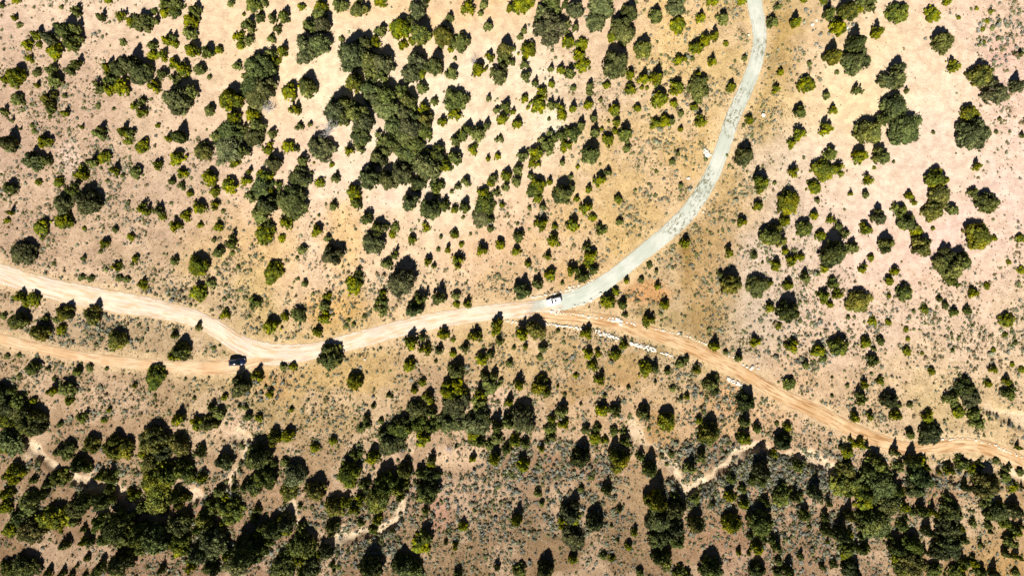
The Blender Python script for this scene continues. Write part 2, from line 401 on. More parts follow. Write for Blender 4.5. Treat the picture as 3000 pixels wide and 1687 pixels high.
def ico(sub):
    bm = bmesh.new(); bmesh.ops.create_icosphere(bm, subdivisions=sub, radius=1)
    V = np.array([v.co[:] for v in bm.verts]); F = np.array([[v.index for v in f.verts] for f in bm.faces]); bm.free(); return V, F
ICO1, ICO2, ICO3 = ico(1), ico(2), ico(3)
def crown_arrays(seed, shape, nclump, nleaf, core):
    if shape == 'multi':
        r = np.random.default_rng(seed); nl = int(r.integers(4, 7)); V = []; F = []; C = []; off = 0; a0 = r.random()*6.28
        for j in range(nl):
            rj = r.uniform(.40, .58); d = (1-rj)*r.uniform(.75, 1.0) if j else .12; a = a0+j*6.283/max(1, nl-1)+r.uniform(-.3, .3)
            hj = 1.0 if j == 0 else r.uniform(.55, .92)
            v, f, c, _ = crown_arrays(seed*10+j, 'broad', int(nclump*rj*rj*1.5)+8, nleaf, core)
            v = v*np.array([rj, rj, hj])+np.array([d*math.cos(a), d*math.sin(a), 0])
            V.append(v); F.append(f+off); C.append(c*r.uniform(.85, 1.12)); off += len(v)
        return np.concatenate(V), np.concatenate(F), np.concatenate(C), 0
    r = np.random.default_rng(seed)
    ph = r.random(4)*6.28; am = r.random(4)*np.array([0.20, 0.18, 0.13, 0.10])*(1.0 if shape == 'broad' else 0.55)
    def prof(z):
        z = np.clip(z, 0, 1)
        if shape == 'broad':
            return np.where(z > .22, np.clip(1-((z-.22)/.80), 0, 1)**0.50, .82+.18*z/.22)
        return np.where(z > .16, np.clip(1-((z-.16)/.86), 0, 1)**0.74, .8+.2*z/.16)
    def rad(z, t):
        return prof(z)*(1+sum(am[k]*np.sin((k+2)*t+ph[k]) for k in range(4)))
    Vs = []; Fs = []; Cs = []; off = 0
    def add(V, F, c):
        nonlocal off
        Vs.append(V); Fs.append(F+off); Cs.append(c); off += len(V)
    V, F = core
    z = V[:, 2]*0.5+0.5; t = np.arctan2(V[:, 1], V[:, 0]); rr = rad(z*0.9, t)*0.60*np.hypot(V[:, 0], V[:, 1])/np.maximum(1e-3, np.maximum(0.35, np.sqrt(1-V[:, 2]**2)))
    add(np.stack([np.cos(t)*rr, np.sin(t)*rr, z*0.86+0.02], -1), F, np.full(len(V), 0.8))
    for i in range(nclump):
        t = r.random()*6.283; z = 0.06+0.92*r.random()**(0.9 if shape == 'broad' else 1.15)
        s = (0.11+0.11*r.random())*(1.0 if shape == 'broad' else (1.15-0.45*z))
        rr = max(0.0, rad(z, t)-s*0.7)*(0.72+0.42*r.random())
        cx, cy, cz = rr*math.cos(t), rr*math.sin(t), min(z, 0.97)
        Vb, Fb = ICO1
        d = 1+0.7*(r.random(len(Vb))-0.5)
        rot = r.normal(size=(3, 3)); q, _ = np.linalg.qr(rot)
        V = (Vb*d[:, None])@q*s*np.array([1, 1, 0.72])+np.array([cx, cy, cz])
        c = 0.40+1.1*r.random()**1.2
        add(V, Fb, np.full(len(V), c))
        if nleaf:
            dirs = r.normal(size=(nleaf, 3)); dirs /= np.linalg.norm(dirs, axis=1)[:, None]; dirs[:, 2] = np.abs(dirs[:, 2])*0.9
            ctr = dirs*s*(0.85+0.45*r.random((nleaf, 1)))*np.array([1, 1, 0.8])+np.array([cx, cy, cz])
            L = s*(0.22+0.22*r.random((nleaf, 1)))
            tan = np.cross(dirs, r.normal(size=(nleaf, 3))); tan /= np.linalg.norm(tan, axis=1)[:, None]+1e-6
            bi = np.cross(dirs, tan)
            V = np.concatenate([ctr+dirs*L*1.3, ctr+tan*L*0.7-dirs*L*0.4, ctr-tan*L*0.5+bi*L*0.5, ctr-bi*L*0.7], 0)
            k = np.arange(nleaf)
            F = np.concatenate([np.stack([k, k+nleaf, k+2*nleaf], -1), np.stack([k, k+2*nleaf, k+3*nleaf], -1)], 0)
            add(V, F, np.tile(c*(0.7+0.9*r.random(nleaf)), 4))
    V = np.concatenate(Vs); V[:, 2] = np.maximum(V[:, 2], 0.015)
    return V, np.concatenate(Fs), np.concatenate(Cs), r.random()
def colourise(V, k, typ, seed):
    a, b_ = LEAF[typ]; a = np.array(a); b_ = np.array(b_)
    f = fbm(V[:, 0]*3+seed*7.1, V[:, 1]*3+V[:, 2]*2, 1.2, 300+seed % 50, 2)[:, None]
    f = sstep(0.3, 0.7, f)
    return (a*f+b_*(1-f))*k[:, None]
HI = {}; LO = {}
for s_ in range(8):
    HI['broad', s_] = crown_arrays(100+s_, 'broad', 170, 12, ICO3)
    LO['broad', s_] = crown_arrays(200+s_, 'broad', 75, 4, ICO2)
    HI['multi', s_] = crown_arrays(500+s_, 'multi', 190, 9, ICO2)
    LO['multi', s_] = crown_arrays(600+s_, 'multi', 80, 3, ICO1)
for s_ in range(6):
    HI['cone', s_] = crown_arrays(300+s_, 'cone', 140, 12, ICO3)
    LO['cone', s_] = crown_arrays(400+s_, 'cone', 60, 4, ICO2)
def tube(pts, rads, seg=6):
    V = []; F = []
    for i, (p, r_) in enumerate(zip(pts, rads)):
        p = Vector(p); d = (Vector(pts[min(i+1, len(pts)-1)])-Vector(pts[max(i-1, 0)])).normalized()
        u = d.orthogonal().normalized(); v = d.cross(u)
        for k in range(seg):
            a = 6.28318*k/seg; V.append(tuple(p+(u*math.cos(a)+v*math.sin(a))*r_))
    for i in range(len(pts)-1):
        for k in range(seg):
            a = i*seg+k; b_ = i*seg+(k+1) % seg
            F.append((a, b_, b_+seg, a+seg))
    return V, F
def join(parts):
    V = []; F = []; o = 0
    for v, f in parts:
        V += list(v); F += [tuple(i+o for i in q) for q in f]; o += len(v)
    return V, F
def trunk_mesh(seed):
    r = random.Random(seed); parts = []
    parts.append(tube([(0, 0, -0.06), (0.01, 0, 0.12), (0.03*r.uniform(-1, 1), 0.03, 0.4), (0.03, 0.02, 0.8)], [0.085, 0.065, 0.045, 0.012]))
    for i in range(6):
        a = r.uniform(0, 6.28); z = r.uniform(0.1, 0.55); L = r.uniform(0.4, 0.7)
        parts.append(tube([(0, 0, z), (math.cos(a)*L*.5, math.sin(a)*L*.5, z+0.08), (math.cos(a)*L, math.sin(a)*L, z+0.2)], [0.035, 0.022, 0.006], 5))
    V, F = join(parts); return mesh_np('trunk', V, F, None, True)
TR = [trunk_mesh(i) for i in range(4)]
for t_ in TR: t_.materials.append(m_bark)
CM = {}
def crown_mesh(shape, s_, typ):
    k = (shape, s_, typ)
    if k not in CM:
        V, F, c, _ = HI[shape, s_]
        CM[k] = mesh_np('crown', V, F, colourise(V, c, typ, s_)); CM[k].materials.append(m_leaf)
    return CM[k]

# ------------------------------------------------------------------ trees: per 500x422 px tile: x,y,width,height of crown with its shade
T = {}
T[0,0]='''0,40,100,180,g 165,10,120,100,y 140,170,90,120,y 200,262,70,55,g 620,75,50,50,g 770,110,150,160,g 360,330,160,190,y 490,350,200,230,g 640,260,230,300,g 760,260,150,220,g 720,420,210,230,y 800,370,110,140,g 290,455,170,150,y 395,455,80,75,y 570,530,170,170,y 305,600,115,110,y 170,760,200,210,y 45,785,130,180,y 380,735,95,95,g 530,710,170,170,g 570,810,160,170,g 370,845,85,100,y 765,620,130,180,m 710,710,160,150,g 190,1010,160,140,g 520,1010,215,210,y 525,1110,125,130,m 650,1120,105,125,y 505,1180,50,45,g 655,965,55,60,g 1010,150,120,180,m 1220,160,135,150,y 1330,220,150,160,y 1450,240,230,230,g 1560,190,100,190,g 1555,120,80,70,m 1240,435,75,65,g 1090,10,90,40,y 1660,40,160,100,m 1665,140,110,110,y 1680,385,130,170,y 1540,460,110,120,m 1540,560,110,110,y 1640,560,150,160,y 1080,650,130,180,y 1210,680,190,200,g 1310,600,220,300,g 1430,730,210,220,g 1500,660,120,160,g 1560,860,170,190,y 1640,740,140,160,g 1110,800,180,150,m 1000,880,170,170,g 1110,900,160,170,y 1230,880,190,190,y 1345,1055,90,110,y 1430,1020,130,130,g 1430,1130,150,160,y 985,1065,60,55,g 1140,1095,40,40,g 1010,1330,180,200,g 1590,1265,60,60,y 1230,1290,140,180,y 1320,1340,130,140,g 1290,1410,140,130,y 1450,1450,120,130,y 1690,1370,90,200,y 30,1100,130,180,g 70,1400,240,320,g 110,1190,80,100,g 200,1285,55,65,g 330,1265,60,60,g 345,1320,60,50,g 820,1265,60,75,y 465,1430,200,190,y'''
T[1,0]='''60,40,210,130,g 50,130,130,130,m 250,100,150,190,m 210,210,160,170,y 200,320,150,190,g 30,360,90,160,m 50,450,90,90,y 230,500,160,190,y 380,520,160,190,m 490,500,90,100,y 613,38,80,90,g 840,60,170,160,m 930,30,150,110,g 900,170,110,140,m 790,260,190,200,g 690,380,160,140,y 790,400,140,140,g 705,465,100,70,y 735,140,40,55,y 1030,170,100,140,g 1145,150,140,190,m 1320,75,115,110,y 1515,50,140,180,y 1690,40,130,170,g 1080,300,120,120,g 1020,390,130,130,g 1400,250,160,200,g 1540,240,190,230,g 1500,160,170,150,g 1370,500,320,330,g 1500,440,220,260,g 1280,628,35,35,g 1010,530,130,160,g 1060,610,110,120,y 1130,490,120,180,y 900,620,180,170,y 910,700,330,280,g 800,760,180,180,g 960,860,240,260,g 840,870,220,220,g 870,990,230,200,g 670,665,90,100,g 300,700,140,150,g 390,775,55,60,g 40,640,150,150,y 130,680,150,190,y 50,790,150,160,g 220,910,150,180,g 90,980,270,330,g 0,920,130,200,g 610,990,210,240,y 705,940,50,60,g 400,1100,120,140,g 830,1150,140,150,y 640,1180,150,170,y 880,1270,170,170,g 730,1290,120,130,g 600,1330,240,200,g 480,1370,160,170,g 840,1380,220,180,g 1200,920,190,200,y 1380,830,170,230,m 1370,920,150,120,g 1255,1090,140,160,y 1295,1270,120,120,g 1400,1240,50,75,g 80,1330,170,260,m 1020,1330,90,120,g 1680,1080,240,320,g'''
T[2,0]='''30,60,110,120,g 190,100,200,190,y 400,20,130,60,y 780,90,220,220,g 840,20,110,60,y 690,210,100,110,g 600,290,190,200,y 800,310,180,250,y 620,450,90,110,y 720,420,80,80,y 820,410,100,100,m 1090,165,90,130,g 1275,90,190,190,y 1435,50,105,110,g 1400,140,70,80,g 1695,65,80,120,y 1475,255,110,150,g 1030,340,180,220,y 1005,475,60,55,g 1200,440,200,200,g 1100,490,60,90,y 1270,400,80,130,g 400,310,150,160,g 340,420,130,140,y 5,400,60,60,g 120,520,260,330,g 240,430,160,200,g 300,620,200,220,g 420,620,200,260,g 310,740,160,170,g 420,760,150,170,g 140,790,160,240,y 760,620,190,230,g 710,730,190,220,g 800,750,110,110,y 940,620,160,250,y 815,885,110,130,g 1145,590,40,50,g 1115,730,120,140,g 935,1015,80,100,g 300,890,210,200,g 330,990,200,180,g 460,960,200,240,g 610,900,160,180,m 680,1000,170,220,g 460,1100,230,220,g 640,1130,180,200,g 170,1100,240,280,g 30,1030,180,230,g 30,1150,140,200,g 220,1240,230,220,g 830,1080,130,150,y 860,1200,180,200,y 730,1200,180,180,g 530,1270,200,200,g 700,1300,230,240,g 640,1370,200,180,g 840,1330,150,150,m 200,1380,200,170,m 400,1400,160,130,g 1140,1010,250,210,g 1260,990,100,110,g 1150,1150,160,150,y 1015,1210,95,120,y 1480,975,65,110,g 1380,690,150,180,y 1490,560,100,150,y 1590,740,260,270,g 1650,600,200,200,g 1640,480,150,220,y 1560,1100,80,100,g 1650,1070,160,190,m 1620,1190,130,150,y 1460,1240,90,150,g 1370,1320,170,220,g 1270,1280,120,180,m 1220,1350,110,130,m 1150,1400,100,140,g 1590,1400,120,110,g'''
T[3,0]='''100,40,210,130,y 400,80,200,160,g 630,90,180,200,g 380,300,360,350,g 530,260,150,170,g 545,60,120,120,m 360,180,260,200,g 635,260,75,130,g 560,400,120,170,y 120,295,65,100,g 80,375,60,65,g 890,70,260,180,g 840,230,220,200,g 1170,120,200,240,m 1100,310,280,280,g 1010,380,110,110,y 1440,140,160,210,g 1640,80,220,190,g 1660,265,190,160,y 160,510,170,170,y 15,480,50,120,g 10,620,60,150,m 120,650,120,140,g 140,760,140,170,g 1030,620,320,380,g 700,450,130,120,y 670,560,150,150,y 710,670,170,160,y 580,720,130,170,g 490,690,100,140,y 390,680,70,120,g 780,850,95,140,g 395,830,80,120,y 230,820,80,130,g 615,890,75,85,g 300,910,120,150,y 125,990,95,110,y 260,1060,190,180,y 390,1040,100,150,g 480,1080,140,170,y 500,1160,110,120,y 610,1070,90,180,y 780,940,80,80,g 765,1040,110,150,y 890,1005,50,60,g 950,860,90,100,y 1185,740,110,150,y 1320,770,120,180,y 1450,750,140,230,y 1180,900,160,170,y 1305,885,50,60,y 1355,890,45,50,y 1445,865,50,50,g 1310,470,190,250,y 1650,880,160,180,y 1470,990,180,210,y 1625,1040,85,100,y 1030,1090,140,180,y 1255,1090,95,110,y 1670,600,110,130,y 1430,1240,150,160,y 1530,1220,140,150,y 1600,1210,90,120,g 1695,1145,80,80,g 1695,1290,60,90,y 820,1170,85,140,g 690,1240,100,170,g 1050,1230,90,110,y 970,1220,40,50,g 1030,1320,70,80,y 1130,1320,160,220,m 1140,1410,130,120,g 830,1310,110,170,g 900,1300,50,60,y 960,1400,130,150,y 50,1230,120,160,y 370,1195,40,55,g 10,1110,60,100,y 400,1390,180,170,m 490,1350,120,150,m 600,1350,180,180,m 330,1440,200,150,g'''
T[4,0]='''290,20,160,70,y 595,20,110,100,y 175,165,100,150,y 400,180,140,180,g 945,65,70,100,g 895,210,130,170,g 1130,200,130,210,y 1210,10,80,40,y 1410,20,100,60,y 1470,110,150,210,m 1640,110,200,230,y 1550,270,180,220,y 130,480,150,180,y 220,390,140,180,y 310,340,110,180,y 430,445,75,65,y 95,595,55,60,g 290,600,95,200,y 15,580,60,170,y 145,740,80,120,y 150,880,270,230,g 150,960,200,170,g 110,1080,90,100,y 485,860,110,150,y 620,580,70,90,g 980,715,80,110,y 865,690,30,40,g 1270,640,60,65,g 930,890,120,140,y 1230,855,190,170,y 1440,955,90,110,g 165,1200,170,210,y 665,1190,100,130,y 1170,1110,170,200,m 1510,1105,120,140,y 1430,1280,170,210,y 1170,1350,190,200,y 1500,530,190,260,y 1740,400,220,300,m 1720,610,340,270,g 1550,730,50,50,g 610,1265,45,45,g'''
T[5,0]='''130,40,270,150,g 50,100,130,110,y 430,130,260,230,y 240,300,160,220,y 785,160,180,170,y 930,20,140,90,y 1390,105,70,90,y 1235,90,45,45,y 1295,300,55,50,y 1305,430,50,50,y 1055,185,50,50,y 1340,220,60,40,y 870,430,240,250,g 990,665,180,190,y 1255,780,270,260,y 1390,930,330,310,g 1690,530,100,180,g 1660,830,200,250,g 380,780,350,330,m 540,900,70,90,g 30,900,130,160,g 390,1080,260,260,m 500,1300,330,260,g 290,1180,160,200,g 410,990,50,50,g 130,1330,270,260,y 1160,1150,220,200,y 1180,1360,370,330,g 1700,1350,80,150,g 1465,1200,50,50,g 1430,1330,50,50,g 800,1335,50,50,g'''
T[0,1]='''350,180,250,240,g 470,160,150,160,g 825,305,220,180,y 920,150,150,190,g 1060,140,160,150,y 1150,235,130,170,y 1240,315,55,60,g 1380,285,150,150,g 1595,210,140,150,y 1430,40,140,140,y 385,385,75,75,y 595,385,120,115,y 105,430,155,165,m 95,655,115,150,y 75,770,70,65,y 1080,370,45,45,g 740,460,200,200,m 650,590,200,220,g 900,560,310,340,g 655,780,200,180,y 430,840,185,165,y 430,945,60,60,g 850,850,55,45,y 1165,860,75,80,g 1325,935,90,90,y 1015,1085,50,50,g 1060,995,130,150,y 1450,645,180,200,y 1600,660,150,170,g 1640,735,90,85,y 170,1060,150,190,m 260,1100,260,240,m 840,1140,70,85,g 1375,1150,90,95,y 545,1205,50,45,g 830,1340,80,70,g 920,1355,90,75,g 1185,1225,130,150,y 1210,1350,90,80,g 1285,1360,80,80,g 1440,1405,150,150,y'''
T[1,1]='''340,80,220,190,y 70,140,160,170,y 600,60,300,230,g 740,60,160,180,g 640,190,150,120,y 985,50,150,140,y 1040,170,170,210,g 1190,30,150,120,y 1260,40,80,100,m 1330,150,130,170,g 1440,190,30,30,y 1620,210,50,50,y 1520,40,270,230,g 125,300,160,140,y 10,360,90,120,m 110,425,120,120,g 200,495,80,90,y 400,340,180,180,y 790,260,70,110,y 760,370,130,140,y 600,420,180,180,y 450,480,110,110,y 450,610,130,140,y 300,630,140,160,y 530,680,55,50,g 160,720,150,150,y 60,820,160,170,y 300,815,70,80,y 485,830,110,115,y 440,965,60,65,g 950,340,200,160,y 930,430,220,150,m 1085,420,120,100,m 820,530,160,150,g 1010,490,120,100,y 1310,350,200,190,m 1260,470,270,200,m 1230,600,290,230,g 980,590,220,240,m 920,720,190,170,g 1500,390,110,110,y 1660,330,90,120,g 1270,245,50,50,g 1420,290,45,50,g 1640,610,100,130,g 1490,715,35,40,g 1170,780,150,170,y 1470,865,170,180,y 1580,940,80,95,g 620,980,180,200,m 990,830,130,130,m 950,910,220,180,y 1120,950,90,80,y 495,1085,130,140,g 620,1100,60,45,g 1640,1100,260,270,m 1330,1060,110,115,g 1275,1145,45,45,g 45,1160,100,130,g 290,1215,200,220,y 680,1235,50,50,g 1040,1290,210,200,y 1350,1395,75,90,g 1285,1355,40,40,g 410,1400,110,110,g'''
T[2,1]='''80,60,110,130,y 190,30,150,120,g 380,130,210,200,m 280,300,220,270,g 500,20,250,130,g 470,330,180,230,g 610,290,230,240,g 670,110,200,190,m 720,30,240,110,g 860,220,250,270,g 940,110,230,190,m 1050,210,150,170,y 1140,110,140,190,g 1330,60,160,150,y 1475,135,60,90,y 1570,120,80,90,y 1660,300,120,170,y 1540,340,130,140,g 1500,400,90,80,y 1255,370,110,140,g 1170,420,80,110,g 1110,480,50,55,g 1655,430,90,110,g 1430,490,130,140,y 1560,490,120,120,g 130,480,150,170,y 155,590,110,130,m 760,400,200,150,m 700,560,200,230,g 960,440,180,150,m 900,620,190,250,g 1030,600,140,180,m 1140,650,90,110,y 1240,610,130,190,m 1225,740,45,45,g 1440,640,230,180,m 1420,730,220,190,g 1500,850,80,90,g 1490,740,100,150,m 1615,600,65,95,y 265,730,120,150,m 390,850,220,230,m 330,1000,280,230,g 540,840,110,100,m 510,910,90,80,y 850,840,130,110,y 1135,890,100,130,y 1000,930,45,55,g 1300,905,40,40,g 710,950,100,120,y 1070,1040,75,120,y 1210,1010,65,70,y 975,1060,55,50,g 460,1200,120,130,g 540,1100,120,150,m 1410,1050,150,190,y 1595,1000,120,140,y 870,1170,120,150,y 930,1215,60,90,m 1170,1170,190,210,y 610,1350,280,340,g 170,1310,150,160,m 130,1420,200,170,y'''
T[3,1]='''360,40,200,130,g 540,20,170,120,y 785,70,190,270,g 1155,40,95,110,g 110,120,160,170,g 240,90,160,170,y 220,200,160,140,y 60,240,120,160,g 185,305,75,120,g 45,370,110,130,g 505,170,65,110,g 660,225,50,65,y 885,205,35,35,g 590,320,60,85,g 1665,85,60,85,g 1610,175,70,75,g 1450,280,50,40,g 1695,415,60,70,g 1240,465,40,40,g 260,410,170,180,y 220,480,170,160,m 260,550,110,110,y 375,360,70,120,y 500,470,210,280,y 590,430,100,120,g 960,270,90,130,g 880,350,140,180,y 770,440,85,120,y 650,540,70,100,y 1065,550,100,115,y 305,610,75,120,g 175,640,50,55,g 745,620,140,190,y 810,740,95,100,y 290,800,180,200,y 610,790,150,200,y 430,825,70,85,y 1080,775,85,105,g 885,860,160,165,m 70,920,130,160,m 55,800,40,45,g 415,950,140,180,y 40,1070,100,120,y 360,1110,85,130,y 160,1190,80,110,y 750,1030,130,150,m 790,1120,150,180,y 770,1200,140,90,y 820,1260,110,130,m 600,1250,150,190,y 700,1300,150,210,m 380,1310,140,160,y 255,1380,130,180,g 505,1390,50,70,g 1380,1220,80,80,g 1450,1270,50,60,g 1150,1360,70,100,y 1300,1360,70,85,g 1460,1410,80,120,y'''
T[4,1]='''20,970,110,170,y 615,90,200,260,m 445,115,35,35,g 1085,0,130,130,y 1105,265,145,170,y 770,385,215,250,y 920,395,50,50,g 1480,90,140,160,m 1400,270,230,200,y 1560,250,180,190,y 1310,440,170,140,y 1350,565,60,70,g 1050,590,240,240,y 750,610,115,140,y 585,770,130,160,y 1020,770,120,140,y 900,930,320,310,y 1205,850,190,190,m 1315,710,100,120,y 1375,920,120,130,y 1485,760,120,130,y 1560,820,90,110,g 1620,900,130,140,g 1490,1060,260,330,m 1700,1020,140,180,g 1690,490,60,80,y 455,1065,110,160,y 710,1110,85,110,g 800,1185,35,50,g 1020,1070,85,100,y 930,1200,130,170,y 1080,1160,170,190,y 1180,1120,90,120,y 1420,1250,90,100,y 1350,1300,55,65,g 1225,1320,150,190,g 1500,1400,170,160,m 470,1390,250,290,y 370,1290,70,110,g 740,1430,230,220,y 870,1390,70,90,y 1055,1400,120,160,y'''
T[5,1]='''50,110,170,200,y 265,110,220,230,y 405,180,40,40,g 210,240,45,40,y 1245,200,125,150,y 140,360,150,150,y 120,500,80,100,g 820,350,280,210,y 840,520,230,180,y 790,680,240,200,y 550,520,95,110,y 610,570,80,120,y 985,660,130,140,g 1190,490,150,140,g 1330,580,270,260,y 240,720,200,220,m 120,850,190,190,y 450,670,200,150,m 540,800,250,200,y 630,880,140,110,y 320,1000,210,240,y 680,1020,250,260,y 910,1110,200,220,m 960,1220,380,270,g 1080,1180,200,200,m 980,1370,190,200,m 1230,930,270,260,y 1410,950,70,70,y 795,850,50,50,y 1670,950,110,100,y 1555,1190,60,45,y 1680,1270,90,80,y 90,1250,125,130,y 170,1140,80,90,y 410,1270,105,120,y 350,1370,110,120,y 1335,1430,80,80,y'''
T[0,2]='''215,95,180,180,y 350,110,160,150,y 265,175,60,60,y 190,310,200,220,m 400,400,220,260,y 460,300,90,100,m 40,280,80,80,g 665,240,215,210,y 575,320,80,70,g 950,250,230,250,y 625,415,120,120,y 1200,520,200,210,y 345,795,170,180,m 785,820,110,130,m 475,790,70,90,g 75,685,70,60,g 190,675,60,60,g 195,880,60,60,g 905,795,90,50,g 1075,810,50,45,g 520,990,150,200,y 690,1000,190,200,g 705,1130,130,130,y 550,910,60,50,g 125,1020,80,90,m 30,1050,170,180,m 190,1150,170,160,m 340,1130,75,80,y 100,1200,200,200,m 50,1320,200,200,y 310,1330,300,300,m 400,1350,200,220,m 330,1220,130,160,m 1570,890,220,210,y 1355,965,65,85,y 1560,1080,45,45,g 840,1300,170,165,m 1050,1325,75,75,y 1100,1215,60,75,y 610,1360,60,70,g'''
T[1,2]='''290,40,190,180,y 555,265,140,125,y 845,150,180,170,m 790,285,40,40,g 1150,280,100,110,y 1015,370,180,200,y 1290,270,180,170,g 1580,80,130,120,y 1555,170,130,150,g 1555,290,190,170,y 1480,430,110,135,y 1435,55,40,40,g 285,370,85,120,g 35,450,90,130,m 110,590,190,260,m 30,630,150,220,y 435,605,55,50,g 495,575,35,35,g 1620,690,310,280,y 1230,780,90,100,y 1135,790,90,90,g 700,975,280,290,m 880,860,160,190,y 1005,1050,120,140,y 545,1090,80,90,y 240,1105,50,45,g 420,1170,100,150,m 75,1270,150,220,y 500,1250,140,150,g 280,1350,200,200,y 400,1360,230,220,y 695,1180,55,75,g 755,1190,70,80,g 785,1280,100,120,m 890,1290,90,110,y 1215,1210,60,80,y 1385,1120,35,40,g'''
T[2,2]='''420,60,130,110,y 400,130,170,130,m 400,220,180,170,g 235,285,60,60,m 75,320,50,50,m 125,360,55,60,g 50,380,60,50,g 800,90,180,220,m 740,190,220,260,g 980,50,150,260,g 1155,70,100,110,g 1160,165,80,80,y 1265,140,120,150,y 700,510,160,240,y 815,470,90,140,m 845,600,170,200,y 1025,440,130,170,y 1345,455,145,200,y 1570,340,170,200,y 1550,440,130,120,y 1590,510,90,140,m 985,600,90,150,g 1245,580,100,150,g 1120,650,85,100,y 1125,520,60,60,y 950,730,45,60,g 1410,690,140,190,y 1510,650,120,150,m 1695,740,80,110,g 690,765,140,160,y 1160,800,180,240,g 1120,1010,250,250,y 140,930,200,210,y 820,940,80,90,y 735,1005,80,110,y 1440,850,100,160,g 1535,850,100,170,g 1500,980,180,150,g 1390,1040,130,170,y 1610,940,35,55,g 880,1080,120,160,y 905,1220,130,170,g 1150,1170,260,200,m 1100,1330,280,240,g 1380,1160,180,160,g 1400,1270,230,200,m 1350,1370,220,200,g 1560,1330,130,220,m 760,1230,190,170,m 760,1370,230,230,y 900,1370,170,170,m 600,1340,180,190,m 570,1430,220,180,m 1690,1110,80,140,y 1680,1300,140,220,g 510,1085,35,50,g 250,1290,80,130,g 400,1330,60,70,g 195,1405,80,90,g 410,1430,70,70,m'''
T[3,2]='''95,10,210,240,m 970,110,160,210,y 1040,30,90,100,y 1110,150,110,140,m 1135,260,65,90,g 1530,150,110,150,y 1370,310,180,200,y 100,410,150,250,y 240,400,190,230,y 460,420,50,70,g 750,440,160,190,y 1120,550,100,150,y 310,590,100,130,g 280,695,80,75,g 20,590,50,70,g 135,570,60,100,y 765,640,120,160,y 860,640,90,120,y 815,770,150,160,y 880,900,155,190,y 1035,660,130,150,y 1340,800,180,190,y 1430,770,100,180,m 1560,825,80,100,m 1690,750,110,120,g 65,930,130,210,y 300,980,270,270,y 460,980,40,60,y 530,1065,50,55,g 640,875,60,70,y 1170,990,55,75,g 690,1155,40,60,g 930,1075,50,65,g 1440,930,40,65,g 1610,1010,80,80,g 110,1290,240,270,g 500,1200,150,220,g 400,1290,90,140,y 520,1360,160,160,y 380,1410,140,130,m 900,1210,150,180,y 1040,1210,180,220,m 1325,1230,190,220,y 1550,1320,200,240,y 740,1410,110,130,g 850,1400,130,130,m 1375,1415,50,50,g 1700,1090,50,90,g 1020,1430,110,120,m 1120,1440,120,110,m'''
T[4,2]='''865,185,110,130,y 1045,210,260,300,m 960,380,80,80,y 315,550,120,190,y 430,640,60,70,g 560,670,90,150,m 725,530,145,165,y 1090,580,190,190,y 1355,615,140,165,y 1405,710,90,90,g 1550,580,220,240,y 1230,760,90,110,g 1660,290,50,60,g 135,800,120,150,y 35,700,70,90,m 300,970,260,250,y 615,1110,220,270,m 1065,960,150,140,m 1655,975,50,55,g 1500,895,35,40,g 1500,1080,45,50,g 620,1310,130,200,g 745,1390,110,150,m 1050,1385,100,120,y 950,1360,60,60,g 185,1200,40,60,g 40,1070,70,110,y 160,1310,90,130,y 260,1410,230,330,y 1400,80,180,190,y 1540,50,160,170,y 1480,150,80,110,y'''
T[5,2]='''505,45,190,190,m 40,130,240,220,y 355,75,55,60,y 870,95,80,100,g 925,160,85,100,g 1015,225,110,130,m 1140,220,120,130,m 1195,40,140,150,y 715,215,95,95,y 605,230,40,45,g 190,340,105,90,y 350,345,75,75,y 530,415,65,60,y 545,510,55,45,y 1535,325,170,150,y 1525,465,60,65,y 115,535,130,150,y 265,525,100,115,m 205,600,55,65,m 185,720,165,180,m 530,630,105,105,y 995,620,50,60,m 690,655,45,45,y 1410,620,60,60,y 1630,550,60,50,g 1595,765,60,60,y 785,825,80,95,y 1400,810,125,130,y 1690,820,80,75,y 105,950,115,150,y 265,930,120,110,y 70,1090,180,210,m 1550,910,120,140,y 1345,960,95,95,y 1550,1050,200,180,m 350,1100,190,220,m 465,1170,60,75,g 570,1170,70,75,g 1100,990,230,200,m 980,1115,210,180,g 1165,1105,230,190,g 1050,1245,150,110,y 1200,1250,150,160,m 1240,1350,200,130,g 420,1270,170,180,y 170,1270,90,120,y 10,1280,150,180,y 750,1300,200,180,y'''  # one dark m crown is added for the shadow part of a big tree
T[0,3]='''120,100,230,180,g 60,150,180,150,y 665,190,240,230,g 800,290,180,220,m 940,110,210,230,y 1200,160,290,280,y 1560,80,300,260,y 1640,200,200,160,m 1440,220,100,100,y 1540,330,220,200,y 1600,480,330,320,y 1590,680,240,250,y 160,420,250,250,y 60,580,170,200,y 70,740,160,170,y 390,560,200,260,m 310,700,190,200,y 600,450,200,200,m 480,480,150,200,g 330,460,100,120,m 840,640,200,260,m 780,760,230,220,g 560,860,260,250,y 1010,680,190,220,m 1350,620,160,180,y 1170,410,70,70,g 1370,425,50,50,g 1230,900,290,360,m 1030,880,170,200,y 950,990,70,60,m 230,860,220,170,m 130,970,200,150,y 330,1000,280,270,y 1050,1060,120,150,m 1430,770,170,120,g 1450,980,260,320,m 1600,1000,260,330,g 1220,1200,250,360,m 1410,1180,150,130,g 1180,1400,180,180,m 90,1370,210,200,m 280,1330,250,260,m 480,1380,120,160,m 620,1390,110,150,m 710,1420,100,130,g 850,1420,80,110,g 960,1430,100,110,m 1620,1350,90,150,g 1695,1410,50,100,g 770,1330,60,80,g 880,1250,80,100,m 620,1010,40,40,g'''
